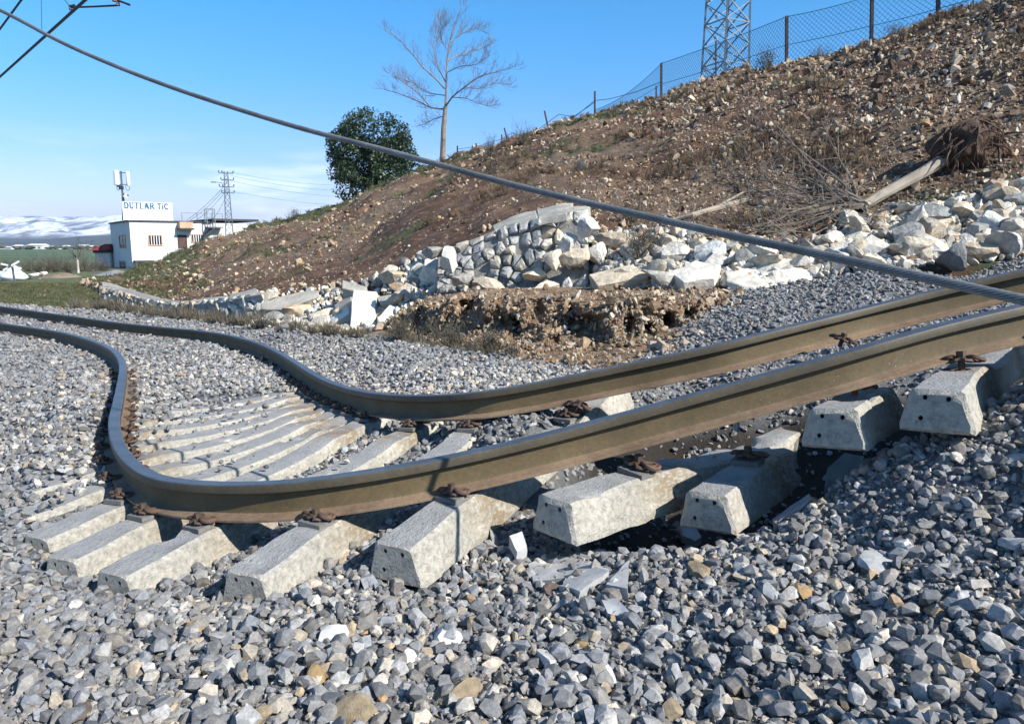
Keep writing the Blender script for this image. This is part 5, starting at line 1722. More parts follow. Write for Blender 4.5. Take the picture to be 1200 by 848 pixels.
rad_f = r_.uniform(.55, 1.06, nl) ** .6
pos = cen[ch] + u * (rad[ch] * rad_f)[:, None]
gap = fbm(pos * .9, 3, 9)
pos = pos[gap > -.10]
nl = len(pos)
a = r_.normal(0, 1, (nl, 3)); a /= np.linalg.norm(a, axis=1)[:, None]
c_ = np.cross(a, r_.normal(0, 1, (nl, 3))); c_ /= np.linalg.norm(c_, axis=1)[:, None]
s_ = r_.uniform(.05, .15, nl)[:, None]
V = np.stack([pos - a * s_, pos + c_ * s_ * .55, pos + a * s_, pos - c_ * s_ * .55], 1).reshape(-1, 3)
obj('crown', np_mesh('crown', V, np.arange(nl * 4).reshape(-1, 4)), e, M_LEAF)

# uprooted tree lying on the slope
def on(px, py, lift=.1, which='hill'):
    q = hit(px, py, which)
    return q[0] + Vector((0, -.02, 0)) - ray(px, py).normalized() * lift
e = empty('fallen_tree', on(1112, 184)); off = -Vector(e.location)
tag(e, 'uprooted leafless tree lying down the slope with its brown root ball in the air', 'tree')
b = MB()
tr = [on(1120, 178, .45), on(1108, 186, .42), on(1080, 203, .38), on(1050, 219, .34), (on(1025, 233, .3)), on(1012, 241, .28)]
b.tube(tr_ := [q + off for q in tr], [.095, .09, .082, .078, .075, .07], 10)
b.build('trunk', M_DEAD, e, True)
b, tw = MB(), MB()
r_ = random.Random(12)
LB = [([(1014, 240), (1000, 243), (975, 243), (945, 250), (920, 256), (898, 262)], .05), ([(1012, 240), (990, 232), (960, 240), (930, 238), (905, 246)], .04), ([(1013, 238), (985, 224), (945, 226), (905, 229), (880, 233)], .035), ([(1013, 240), (1016, 252), (1017, 264)], .035),
      ([(1010, 238), (985, 213), (955, 190), (925, 168), (898, 150), (875, 140)], .026), ([(985, 232), (960, 205), (935, 175), (912, 150), (890, 128), (868, 112)], .02), ([(1000, 236), (978, 225), (950, 210), (915, 200), (880, 188)], .022), ([(990, 240), (965, 256), (935, 268), (905, 275)], .03),
      ([(1000, 242), (985, 258), (962, 270), (940, 280)], .025), ([(960, 240), (925, 250), (890, 270), (860, 280)], .022), ([(1005, 238), (1000, 215), (985, 190), (970, 160), (962, 140)], .018), ([(945, 226), (915, 215), (880, 210), (840, 205)], .016),
      ([(1010, 240), (980, 250), (930, 262), (880, 265), (850, 262)], .028), ([(935, 238), (900, 228), (868, 215), (845, 190)], .015)]
for pl, r0 in LB:
    P_ = [on(x, y, .16 + .2 * (k % 2) + .1 * r_.random()) + off for k, (x, y) in enumerate(pl)]
    P_ = [Vector(q) for q in spline(P_, n=12)]
    b.tube(P_, [r0 * (1 - .8 * k / 11) for k in range(12)], 5, cap=False)
    for k in range(1, 12):
        dd = (P_[min(k + 1, 11)] - P_[k - 1]).normalized()
        for _ in range(2):
            ax = Vector((r_.gauss(0, 1), r_.gauss(0, .7), r_.gauss(.25, .8)))
            grow(b, P_[k], dd + ax * .9, r_.uniform(.25, .75), .007, 1, r_, .9, -.02, tw, (2, 4), .0038)
b.build('branches', M_DTWIG, e, True)
tw.build('twigs', M_DTWIG, e)
rc = on(1132, 176, .35)
bm = bmesh.new(); bmesh.ops.create_icosphere(bm, subdivisions=4, radius=.5)
A_ = np.array([tuple(v.co) for v in bm.verts])
N_ = fbm(A_ * 3.5, 4, 3) * .55 + np.abs(fbm(A_ * np.array([9, 9, 3]), 3, 4)) * .3
for v, q in zip(bm.verts, N_): v.co = v.co * (1 + q)
M_ROOT = simple('root_earth', (.15, .092, .058), .95, 0, .6, 7, .9, 30, bdist=.03)
o = obj('root_ball', bm_mesh('root_ball', bm, True), e, M_ROOT, rc + off, (0, .2, .4), (.84, .75, .76))
b = MB()
M_ROOT2 = simple('root_strand', (.11, .068, .048), .95, 0, .5)
for k in range(150):
    u_ = Vector((r_.gauss(-.15, .6), -abs(r_.gauss(.5, .3)), r_.gauss(.15, .5))).normalized()
    st = rc + off + Vector((u_.x * .46, u_.y * .42, u_.z * .44))
    L_ = r_.uniform(.12, .5)
    dr = (u_ * .5 + Vector((r_.gauss(0, .45), r_.gauss(0, .3), -.75 + r_.gauss(0, .4)))).normalized()
    p_ = [st]
    for q in range(4):
        dr = (dr + Vector((r_.gauss(0, .25), r_.gauss(0, .2), -.22))).normalized()
        p_.append(p_[-1] + dr * L_ / 4)
    w_ = r_.choice([.006, .009, .013, .02])
    b.tube(p_, [w_, w_ * .85, w_ * .65, w_ * .4, .002], 4, cap=False)
b.build('roots', M_ROOT2, e)
# dead limb lying separately, left of the fallen crown
b = MB()
P_ = [on(x, y, .12) for x, y in ((786, 258), (810, 252), (835, 245), (858, 239), (880, 232))]
b.tube(P_, [.025, .04, .045, .05, .04], 7)
b.tube([on(835, 245, .12), on(870, 226, .2), on(915, 222, .2), on(955, 220, .2), (on(985, 218, .2))], [.025, .022, .018, .014, .008], 5)
tag(b.build('dead_limb', M_DEAD, None, True), 'pale dead limb lying on the slope left of the fallen tree, above the cable', 'branch')

def shrub(px, py, w, h, mat, label, seed, leafy=True, d=None, group=None, cat='shrub', dense=1.0):
    if d is None:
        q = hit(px, py)
        p_ = q[0]
    else: p_ = PD(px, py, d)
    W_, H_ = w / 867 * p_.y, h / 867 * p_.y
    e = empty('shrub', p_ - Vector((0, 0, .05)))
    r_ = random.Random(seed)
    b, tw = MB(), MB()
    for k in range(int((16 if leafy else 26) * dense)):
        dr = Vector((r_.gauss(0, .5) * W_ / H_, r_.gauss(0, .4), 1)).normalized()
        grow(b, Vector((r_.gauss(0, .04) * W_, r_.gauss(0, .04) * W_, 0)), dr, H_ * r_.uniform(.5, .95), H_ * .012 + .003, 2 if not leafy else 1, r_, .6, .1, tw, (2, 4), max(.003, H_ * .004))
    b.build('stems', M_TWIG if leafy else mat, e)
    if tw.v: tw.build('twigs', M_TWIG if leafy else mat, e)
    if leafy:
        n_ = int(700 * dense)
        g = np.random.default_rng(seed)
        u = g.normal(0, 1, (n_, 3)) * np.array([W_ * .26, W_ * .22, H_ * .24]) + np.array([0, 0, H_ * .52])
        u += fbm(u * (3 / H_), 2, seed)[:, None] * .1 * H_
        u = u[u[:, 2] > .02]
        n_ = len(u)
        a = g.normal(0, 1, (n_, 3)); a /= np.linalg.norm(a, axis=1)[:, None]
        c_ = np.cross(a, g.normal(0, 1, (n_, 3))); c_ /= np.linalg.norm(c_, axis=1)[:, None]
        s_ = g.uniform(.02, .05, n_)[:, None] * H_
        V = np.stack([u - a * s_, u + c_ * s_ * .5, u + a * s_, u - c_ * s_ * .5], 1).reshape(-1, 3)
        obj('foliage', np_mesh('foliage', V, np.arange(n_ * 4).reshape(-1, 4)), e, mat)
    tag(e, label, cat, group)
    return e
M_OLIVE = simple('grey_green_leaves', (.085, .10, .06), .8, 0, .5, 2)
M_DRYW = simple('dry_weed', (.13, .115, .085), .9, 0, .4, 2)
shrub(897, 84, 26, 26, M_OLIVE, 'grey-green shrub on the crest between the pylon and the tall post', 1)
shrub(803, 110, 20, 13, M_OLIVE, 'low dark shrub at the left foot of the pylon', 2)
shrub(962, 68, 26, 14, M_OLIVE, 'low shrub on the crest right of the tall fence post', 3)
shrub(1048, 42, 28, 16, M_OLIVE, 'low shrub on the crest by the post cut off at the top', 4)
shrub(718, 136, 12, 12, M_OLIVE, 'small green shrub where the mesh panels end', 5)
shrub(614, 170, 20, 24, M_DRYW, 'wispy dry bush between the small leaning posts', 6, False)
shrub(575, 186, 20, 24, M_DRYW, 'wispy dry bush right of the bare tree', 7, False)
shrub(1160, 12, 50, 18, M_OLIVE, 'green shrub on the crest in the upper right corner', 8)
shrub(346, 258, 16, 14, M_OLIVE, 'sparse little bush on the crest left of the evergreen tree', 9)
shrub(750, 305, 44, 40, M_DRYW, 'dark thorny leafless bush in the middle of the rubble', 10, False, dense=1.6)
shrub(740, 262, 30, 30, M_DRYW, 'dark leafless bush at the wall end beside the cable', 11, False, dense=1.3)
shrub(560, 345, 36, 46, M_DRYW, 'tall dry bush growing at the foot of the standing wall', 12, False)
shrub(468, 402, 14, 34, M_DRYW, 'upright dry weed in front of the pointed slab', 13, False)
shrub(577, 412, 36, 28, M_DRYW, 'dark dry bush at the ballast edge below the torn earth', 14, False, dense=1.4)
shrub(530, 408, 36, 30, M_DRYW, 'dark dry bush left of the one below the torn earth', 15, False, dense=1.4)
shrub(513, 398, 24, 26, M_DRYW, 'dry bush right of the pointed slab', 16, False)
shrub(825, 118, 16, 10, M_OLIVE, 'tuft of shrub under the pylon', 17)
shrub(1090, 45, 20, 10, M_OLIVE, 'tiny shrub right of the post cut off at the top', 18)

# grass and dry weeds as ground cover
def blade_tuft(name, seed, n_, h, spread, wd, lean=.5):
    r_ = random.Random(seed)
    V, F = [], []
    for k in range(n_):
        a_ = r_.uniform(0, 6.3); rr_ = r_.uniform(0, spread)
        p_ = Vector((rr_ * math.cos(a_), rr_ * math.sin(a_), 0))
        a2 = r_.uniform(0, 6.3)
        t_ = Vector((math.cos(a2), math.sin(a2), 0)); l_ = r_.uniform(.1, lean)
        tip = p_ + Vector((math.cos(a_) * l_ * h, math.sin(a_) * l_ * h, h * r_.uniform(.5, 1)))
        midp = p_.lerp(tip, .5) + Vector((0, 0, h * .08))
        i = len(V)
        V += [p_ - t_ * wd, p_ + t_ * wd, midp + t_ * wd * .7, midp - t_ * wd * .7, tip]
        F += [(i, i + 1, i + 2, i + 3), (i + 3, i + 2, i + 4)]
    me = bpy.data.meshes.new(name); me.from_pydata([tuple(v) for v in V], [], F)
    return me
TUFT = [blade_tuft('grass_tuft', k, 26, 1.0, .45, .035, .8) for k in range(5)]
WEED = [blade_tuft('dry_weed', 20 + k, 30, 1.0, .22, .014, .45) for k in range(5)]
GRASS = [(0, (.045, .065, .022)), (.3, (.07, .09, .035)), (.55, (.12, .125, .055)), (.75, (.20, .18, .10)), (.9, (.09, .08, .05))]
DRY = [(0, (.10, .09, .065)), (.3, (.16, .14, .10)), (.6, (.065, .062, .05)), (.85, (.24, .21, .15))]
M_GR = stone_mat('grass_blades', GRASS, 'inst', 10, 0, 0)
M_DR = stone_mat('dry_blades', DRY, 'inst', 10, 0, 0)
M_DR2 = stone_mat('brown_stalks', [(0, (.12, .075, .045)), (.3, (.20, .14, .085)), (.6, (.07, .048, .03)), (.85, (.28, .21, .13))], 'inst', 10, 0, 0)
pts, sc_ = [], []
n_ = 42000
ci = rng.uniform(0, (1300 - 95) / (1900 - 95), n_) * NCOL
t = rng.uniform(.05, 1.04, n_)
p = hill_point(ci, t); pc = 95 + ci / NCOL * (1900 - 95)
gmask = np.clip((t - .70) / .12, 0, 1) * np.clip((575 - pc) / 100, 0, 1) + np.clip((250 - pc) / 50, 0, 1) * (t > .25)
gmask = np.maximum(gmask, np.clip(fbm(p * .42, 4, 62) - .16, 0, 1) * 4 * (t > .18))
k = rng.uniform(0, 1, n_) < gmask * (.6 + fbm(p * 1.2, 2, 8))
p = p[k]; r = np.hypot(p[:, 0], p[:, 1])
sz = np.clip(r * .0038 * np.exp(rng.normal(0, .35, len(p))), .05, .35)
rot = np.stack([rng.normal(0, .2, len(p)), rng.normal(0, .2, len(p)), rng.uniform(0, 6.3, len(p))], -1)
g = scatter('hill_grass', p, rot, sz, rng.uniform(0, .999, len(p)), TUFT, M_GR)
tag(g, 'olive grass tufts along the crest and in patches on the slope', 'grass', kind='stuff')
# verge: grass left of the wall, weeds along its foot
pp, tone_, sz_ = [], [], []
for k in range(16000):
    px = rnd.uniform(-60, 135); py = rnd.uniform(333, 362)
    lim_ = np.interp(px, [0, 50, 100, 167], [356, 360, 363.5, 369])
    if py > lim_: continue
    q = hit(px, py, 'ground')
    if q and q[0].y < 60: pp.append(tuple(q[0])); sz_.append(q[0].y * .0028 * math.exp(rnd.gauss(0, .3)))
rot = np.stack([rng.normal(0, .2, len(pp)), rng.normal(0, .2, len(pp)), rng.uniform(0, 6.3, len(pp))], -1)
g = scatter('verge_grass', np.array(pp), rot, sz_, rng.uniform(0, .999, len(pp)), TUFT, M_GR)
tag(g, 'short green grass beside the track left of the low wall', 'grass', kind='stuff')
pp, sz_ = [], []
ex = [(85, 362), (120, 364), (167, 370), (200, 373), (250, 379), (300, 384), (333, 388), (400, 394), (450, 398), (483, 403), (517, 410), (569, 416), (620, 421)]
for k in range(3400):
    px = rnd.uniform(85, 610)
    if px > 430 and rnd.random() < .72: continue
    if rnd.random() < .35 + .5 * math.sin(px * .11) * math.sin(px * .037): continue
    py = np.interp(px, [q[0] for q in ex], [q[1] for q in ex]) - abs(rnd.gauss(0, 3.2)) + .5
    q = hit(px, py, 'both')
    if q: pp.append(tuple(q[0] - Vector((0, 0, .02)))); sz_.append(min(.42, q[0].y * .0095 * math.exp(rnd.gauss(0, .45))))
rot = np.stack([rng.normal(0, .12, len(pp)), rng.normal(0, .12, len(pp)), rng.uniform(0, 6.3, len(pp))], -1)
g = scatter('dry_weeds', np.array(pp), rot, sz_, rng.uniform(0, .999, len(pp)), WEED, M_DR)
tag(g, 'grey-brown dry weeds fringing the far edge of the ballast', 'weeds', kind='stuff')
# pale stones on the grass
pp = []
for k in range(700):
    px = rnd.uniform(-40, 130); py = rnd.uniform(334, 358)
    q = hit(px, py, 'ground')
    if q and q[0].y < 60: pp.append(tuple(q[0]))
pp = np.array(pp)
g = scatter('verge_stones', pp, rrot(len(pp)), pp[:, 1] * .0022 * np.exp(rng.normal(0, .4, len(pp))), rng.uniform(0, .999, len(pp)), HULLS, M_LIME_I)
tag(g, 'small pale stones strewn in the trackside grass', 'stones', kind='stuff')

# dry brown stalks in clumps over the right part of the slope
n_ = 30000
ci = rng.uniform((500 - 95) / (1900 - 95), (1350 - 95) / (1900 - 95), n_) * NCOL
t = rng.uniform(.13, .99, n_) ** .9
p = hill_point(ci, t); pc = 95 + ci / NCOL * (1900 - 95)
k = rng.uniform(0, 1, n_) < np.clip(fbm(p * .55, 3, 93) * 1.6 - .32 + .25 * np.exp(-((pc - 830) / 120) ** 2) * (t < .45), 0, 1)
p = p[k]; r = np.hypot(p[:, 0], p[:, 1])
sz = np.clip(r * .009 * np.exp(rng.normal(0, .35, len(p))), .05, .32)
rot = np.stack([rng.normal(0, .5, len(p)), rng.normal(0, .5, len(p)), rng.uniform(0, 6.3, len(p))], -1)
g = scatter('slope_weeds', p, rot, sz, rng.uniform(0, .999, len(p)), WEED, M_DR2)
tag(g, 'dry brown stalks in clumps over the stony slope', 'weeds', kind='stuff')

# a loose screw hanging below the near rail and a clip left on the far one
b = MB(); q = PD(863, 496, 3.02)
b.tube([q + Vector((0, 0, .03)), q + Vector((.004, 0, -.035))], .011, 8)
for k in range(6): b.tube([q + Vector((0, 0, .02 - k * .009)), q + Vector((0, 0, .0165 - k * .009))], .0145, 8)
tag(b.build('bolt', M_BOLT, None, True), 'bright steel screw hanging from the underside of the near rail', 'bolt')
for px, py, d, rz, l in ((985, 401, 3.80, .9, 'rusty spring clip left clinging to the far rail foot, above the dangling blocks'), (676, 478, 4.0, 1.1, 'rusty tangled spring clip on the far rail foot where the sleepers tore off')):
    o = obj('rail_clip', ME_SPRING, None, None, PD(px, py + 3, d - .07), (.25, .1, rz), (1.0,) * 3)
    obj('screw', ME_SCREW, o)
    tag(o, l, 'clip')

# ------------------------------------------------------------------ white building with the sign
M_WALL = simple('white_render', (.74, .73, .72), .9, 0, .10, .6)
M_WALLG = simple('white_render_old', (.68, .66, .62), .9, 0, .2, .6)
M_DARK = simple('dark_trim', (.05, .05, .055), .7)
M_GLASS = simple('dark_window', (.02, .025, .03), .2)
M_SALM = simple('salmon_paint', (.62, .34, .22), .8)
M_DOOR = simple('brown_door', (.12, .05, .04), .7)
M_IRON = simple('grey_iron', (.20, .24, .26), .5, .5)
C0 = PD(156, 318.5, 90); C0.z = -3.3
FD = Vector((.8, .6, 0)); BD = Vector((-.6, .8, 0))
zt = PD(156, 259.6, 90).z
bld = empty('white_building', C0, (0, 0, math.atan2(FD.y, FD.x)))
tag(bld, 'flat-roofed white two-storey building half hidden by the hill, sign on its roof', 'building')
BI = bld.matrix_world
Mi = (Matrix.Translation(C0) @ Matrix.Rotation(math.atan2(FD.y, FD.x), 4, 'Z')).inverted()
def on_front(px, py):
    """local (s, z) where the pixel's ray meets the front wall plane"""
    d = ray(px, py); n_ = BD
    t_ = C0.dot(n_) / d.dot(n_)
    q = Mi @ (d * t_)
    return q.x, q.z
def on_left(px, py):
    d = ray(px, py); n_ = FD
    t_ = C0.dot(n_) / d.dot(n_)
    q = Mi @ (d * t_)
    return q.y, q.z
H_ = zt - C0.z
Wf = on_front(250, 290)[0]; Wr = on_front(300, 290)[0]; Dl = on_left(131, 290)[0]
b = MB(); b.box((Wf / 2, Dl / 2, H_ / 2), (Wf, Dl, H_)); b.build('wall', M_WALL, bld)
b = MB(); b.box(((Wf + Wr) / 2 + .01, Dl / 2, H_ / 2), (Wr - Wf, Dl, H_ - .02)); b.build('wall', M_WALLG, bld)
b = MB(); b.box((Wf / 2, Dl / 2, H_ + .09), (Wf + .3, Dl + .3, .18)); b.build('roof_edge', M_DARK, bld)
b = MB(); b.box(((Wf + Wr) / 2 + .2, Dl / 2, H_ + .42), (Wr - Wf + .5, Dl + .6, .26)); b.build('roof', M_DARK, bld)
def window(x0, y0, x1, y1, bars, face='front', fr=M_SALM, pane=M_GLASS, nm='window'):
    f = on_front if face == 'front' else on_left
    (a0, z1), (a1, z0) = f(x0, y0), f(x1, y1)
    if a0 > a1: a0, a1 = a1, a0
    def bx(b, c, s):
        if face == 'front': b.box(c, s)
        else: b.box((c[1], c[0], c[2]), (s[1], s[0], s[2]))
    w_, h_ = a1 - a0, z1 - z0
    c = ((a0 + a1) / 2, 0, (z0 + z1) / 2)
    b = MB(); t = .12
    for dx, dz, sx, sz_ in ((-w_ / 2, 0, t, h_ + t), (w_ / 2, 0, t, h_ + t), (0, h_ / 2, w_ - t, t), (0, -h_ / 2, w_ - t, t)): bx(b, (c[0] + dx, -.03, c[2] + dz), (sx, .12, sz_))
    o = b.build(nm, fr, bld)
    b = MB(); bx(b, (c[0], -.012, c[2]), (w_ - t, .03, h_ - t)); b.build('pane', pane, o)
    if bars:
        b = MB()
        for k in range(bars): bx(b, (c[0] - w_ / 2 + w_ * (k + 1) / (bars + 1), -.06, c[2]), (.09, .05, h_))
        b.build('window_bars', M_WALL, o)
window(173.8, 275.6, 190, 287.3, 4)
window(224, 274.6, 238, 284, 4)
window(208.5, 275.8, 219, 290, 0, fr=M_DARK, pane=M_DOOR, nm='door')
window(147, 276, 141, 290, 1, 'left')
window(147, 306.5, 141.5, 319, 1, 'left')
(a0, z1), (a1, z0) = on_front(208, 260.2), on_front(223.8, 267.6)
b = MB(); b.box(((a0 + a1) / 2, -.55, (z0 + z1) / 2), (a1 - a0, 1.1, z1 - z0)); o = b.build('balcony_box', simple('salmon_panel', (.66, .42, .28), .8), bld)
b = MB(); b.box(((a0 + a1) / 2, -.6, z0 - .1), (a1 - a0 + .2, 1.25, .2)); b.build('balcony_slab', M_DARK, o)
(a0, z1), (a1, z0) = on_front(156, 303), on_front(178, 307)
b = MB(); b.box(((a0 + a1) / 2, -.6, z0 + .1), (a1 - a0, 1.2, .22)); b.build('canopy', M_DARK, bld)
# roof railing, stair frame and stair
b = MB()
for px in (217, 235, 252, 265):
    s_, _ = on_front(px, 260); b.bar((s_, 1.5, H_), (s_, 1.5, H_ + 1.25), .06)
s0, _ = on_front(217, 260); s1, _ = on_front(265, 260)
b.bar((s0, 1.5, H_ + 1.25), (s1, 1.5, H_ + 1.25), .05)
b.build('roof_railing', M_IRON, bld)
b = MB()
s0, z0 = on_front(240.5, 265); s1, z1 = on_front(248.5, 245.5)
for q in (s0, s1):
    for yy in (-1.0, -.1): b.bar((q, yy, z0 - .2), (q, yy, z1), .10)
b.bar((s0, -1, z1), (s1, -1, z1), .10); b.bar((s0, -.1, z1), (s1, -.1, z1), .08); b.bar((s0, -1, (z0 + z1) / 2), (s1, -1, (z0 + z1) / 2), .08)
sb, zb = on_front(238, 276); sm, zm = on_front(250, 266.5)
b.box(((sm + s1) / 2, -.6, zm), (1.9, 1.1, .14))
b.build('stair_frame', M_IRON, bld)
b = MB()
for k in range(8):
    f = k / 8
    b.box((sb + (sm - sb) * f, -.6, zb + (zm - zb) * f), (.34, 1.0, .08))
b.bar((sb, -.1, zb), (sm, -.1, zm), .1); b.bar((sb, -1.1, zb), (sm, -1.1, zm), .1)
b.build('stair_steps', M_DARK, bld)

# roof sign
def text_mesh(txt, size, bold=0.0, ext=.01):
    cu = bpy.data.curves.new('lettering', 'FONT')
    cu.body = txt; cu.size = size; cu.offset = bold; cu.extrude = ext; cu.align_x = 'LEFT'
    cu.resolution_u = 3
    o = bpy.data.objects.new('tmp_text', cu)
    COL.objects.link(o)
    bpy.context.view_layer.update()
    me = bpy.data.meshes.new_from_object(o.evaluated_get(bpy.context.evaluated_depsgraph_get()))
    me.name = 'lettering'
    bpy.data.objects.remove(o); bpy.data.curves.remove(cu)
    return me
(sx0, sz1), (sx1, sz0) = on_front(143.6, 238.2), on_front(203, 259.2)
# the board stands on the front edge of the roof; scale its corners to the front plane
sgn = empty('roof_sign', C0 + FD * sx0 + Vector((0, 0, H_ + .18)) + BD * .3, (0, 0, math.atan2(FD.y, FD.x)))
tag(sgn, 'white rooftop signboard with blue capital letters and small red and grey lines', 'sign')
SW, SH = (sx1 - sx0) * 1.01, (sz1 - (H_)) * 1.01
z_b = 0.02
b = MB(); b.box((SW / 2, 0, SH / 2 + z_b), (SW, .10, SH)); b.build('board', simple('sign_white', (.86, .87, .88), .6, 0, .03), sgn)
M_BLUE = simple('sign_blue', (.015, .12, .25), .6, 0, .1)
M_RED = simple('sign_red', (.62, .22, .26), .6); M_GREY = simple('sign_grey', (.28, .30, .36), .6)
# slab-serif capitals built from strokes; unit cell 1 high
def stroke_text(word, h, x, z, depth=-.055, wt=.20, sw=1.0):
    """returns a mesh builder with bold slab-serif letters standing in the x-z plane"""
    b = MB()
    def hb(x0, x1, zc, t): b.box((x + (x0 + x1) / 2 * h * sw, depth, z + zc * h), ((x1 - x0) * h * sw, .02, t * h))
    def vb(xc, z0, z1, t): b.box((x + xc * h * sw, depth, z + (z0 + z1) / 2 * h), (t * h * sw, .02, (z1 - z0) * h))
    def dg(x0, z0, x1, z1, t): b.bar((x + x0 * h * sw, depth, z + z0 * h), (x + x1 * h * sw, depth, z + z1 * h), .02, t * h) if False else b.bar((x + x0 * h * sw, depth, z + z0 * h), (x + x1 * h * sw, depth, z + z1 * h), t * h, .02)
    def arc(cx, cz, rx, rz, a0, a1, t):
        n_ = 8
        for k in range(n_):
            q0, q1 = math.radians(a0 + (a1 - a0) * k / n_), math.radians(a0 + (a1 - a0) * (k + 1) / n_)
            dg(cx + rx * math.cos(q0), cz + rz * math.sin(q0), cx + rx * math.cos(q1), cz + rz * math.sin(q1), t)
    for ch in word:
        if ch == 'D': vb(.18, .0, 1, wt); hb(0, .5, .06, .12); hb(0, .5, .94, .12); arc(.42, .5, .34, .42, -90, 90, wt * .9); w_ = .95
        elif ch == 'U': vb(.2, .25, .94, wt); vb(.72, .25, .94, wt * .7); hb(0, .4, .95, .1); hb(.56, .9, .95, .1); arc(.46, .3, .26, .24, 180, 360, wt * .8); w_ = 1.0
        elif ch == 'T': vb(.42, 0, .9, wt); hb(.02, .82, .92, .15); hb(.24, .6, .05, .1); vb(.05, .72, .9, .08); vb(.79, .72, .9, .08); w_ = .92
        elif ch == 'L': vb(.2, 0, 1, wt); hb(0, .42, .95, .1); hb(0, .78, .07, .14); vb(.74, .1, .32, .09); w_ = .86
        elif ch == 'A': dg(.16, .08, .46, .96, wt * .75); dg(.78, .08, .46, .96, wt * 1.15); hb(.25, .7, .34, .1); hb(0, .32, .05, .1); hb(.6, .98, .05, .1); w_ = 1.04
        elif ch == 'R': vb(.2, 0, 1, wt); hb(0, .5, .94, .12); hb(.2, .5, .5, .11); arc(.48, .72, .24, .22, -90, 90, wt * .8); dg(.46, .5, .8, .06, wt * .9); hb(0, .4, .05, .1); hb(.66, .95, .05, .1); w_ = 1.0
        elif ch == 'i': vb(.16, 0, .68, wt); hb(0, .32, .05, .1); vb(.16, .8, .97, wt); w_ = .42
        elif ch == 'C': arc(.48, .5, .36, .42, 45, 315, wt * .9); vb(.78, .66, .92, .09); w_ = .95
        elif ch == '.': vb(.1, .28, .44, .14); w_ = .3
        elif ch == ' ': w_ = .42
        x += w_ * h * sw
    return b, x
hh = SH * .35
_, xe = stroke_text('DUTLAR TiC', hh, 0, 0)
sw_ = (SW * .90) / xe
b, _ = stroke_text('DUTLAR TiC', hh, SW * .03, SH * .63, wt=.27, sw=sw_)
b.build('lettering', M_BLUE, sgn)
b = MB(); b.box((SW * .965, -.055, SH * .78), (.10, .02, .12)); b.build('lettering', M_BLUE, sgn)
# small lines the photograph does not let one read: broken strokes only
r_ = random.Random(44)
for row, (zf, mt, x0_, x1_) in enumerate(((.56, M_RED, .05, .94), (.40, M_GREY, .03, .97), (.24, M_GREY, .03, .97), (.08, M_RED, .22, .97))):
    b = MB(); x = SW * x0_
    while x < SW * x1_:
        w_ = r_.uniform(.07, .15)
        if r_.random() < .82: b.box((x, -.055, SH * zf + r_.uniform(-.02, .02)), (w_ * .7, .02, SH * .11 * r_.uniform(.6, 1)))
        x += w_ + (.18 if r_.random() < .12 else .03)
    b.build('small_print', mt, sgn)
# phone-mast antennas on the roof
am = empty('antenna_mast', C0 + FD * (on_front(149, 260)[0]) + BD * 1.2 + Vector((0, 0, H_ + .18)))
tag(am, 'roof mast with two tall white panel antennas above the signboard', 'antenna')
k_ = am.location.y / 867
def al(px, py, dy=0): return Vector(((px - 149) * k_, dy, (259 - py) * k_))
b = MB(); b.bar(al(148, 259), al(148.5, 204), .16); b.bar(al(146, 259), al(149, 225), .09); b.bar(al(151, 259), al(149, 228), .09)
for k in range(4): b.bar(al(145.8 + k * .6, 256 - k * 7), al(151.5 - k * .6, 250 - k * 7), .06)
b.build('mast', M_IRON, am)
for x0, x1, y0, y1, dy in ((141.6, 147.2, 203.5, 220, -.3), (153.6, 157.6, 204.5, 220.5, .1)):
    b = MB(); w_ = (x1 - x0) * k_
    V = []
    c_ = al((x0 + x1) / 2, (y0 + y1) / 2, dy)
    b.tube([c_ + Vector((0, 0, -(y1 - y0) * k_ / 2)), c_ + Vector((0, 0, -(y1 - y0) * k_ / 2 + .06)), c_ + Vector((0, 0, (y1 - y0) * k_ / 2 - .06)), c_ + Vector((0, 0, (y1 - y0) * k_ / 2))], [w_ * .42, w_ * .5, w_ * .5, w_ * .4], 10)
    b.build('panel_antenna', M_WALL, am, True)
b = MB()
b.bar(al(146, 206), al(155, 206), .08); b.bar(al(145, 219), al(156, 219), .08)
b.box(al(147.5, 222.5), (.45, .3, .4)); b.box(al(145.8, 220.5, -.2), (.35, .25, .25)); b.box(al(152.5, 230.5), (.5, .2, .22), Euler((0, .5, 0)).to_matrix())
b.build('bracket', M_DARK, am)
b = MB()
for x0, x1 in ((142.6, 145.6), (152.8, 157)):
    b.tube([al(x0, 220), al(x0, 224), al((x0 + x1) / 2, 225.8), al(x1, 224), al(x1, 221)], .035, 4)
b.build('feeder_cable', M_DARK, am)
b = MB(); b.tube([al(152, 232.5, -.1), al(152.8, 228.8, -.2)], [.28, .05], 10); b.build('dish', M_WALL, am)

# low shed with dark-red roof
sh = empty('shed', PD(122, 318, 100)); sh.location.z = -3.5
tag(sh, 'small white shed with dark red roof at the left corner of the white building', 'shed')
b = MB(); b.box((.1, 1.5, 1.15 + .3), (2.0, 3.5, 2.3)); b.build('wall', M_WALLG, sh)
b = MB(); b.box((.1, 1.5, 2.75), (2.3, 3.8, .35)); b.build('fascia', M_DARK, sh)
b = MB(); b.add([(-1.5, -.8, 2.9), (1.3, -.8, 2.9), (1.3, 3.8, 2.9), (-1.5, 3.8, 2.9), (.6, -.2, 3.75), (1.3, -.2, 3.75), (1.3, 3, 3.75), (.6, 3, 3.75)],
                [(0, 1, 5, 4), (1, 2, 6, 5), (2, 3, 7, 6), (3, 0, 4, 7), (4, 5, 6, 7), (3, 2, 1, 0)]); b.build('roof', simple('dark_red_roof', (.22, .035, .04), .7), sh)

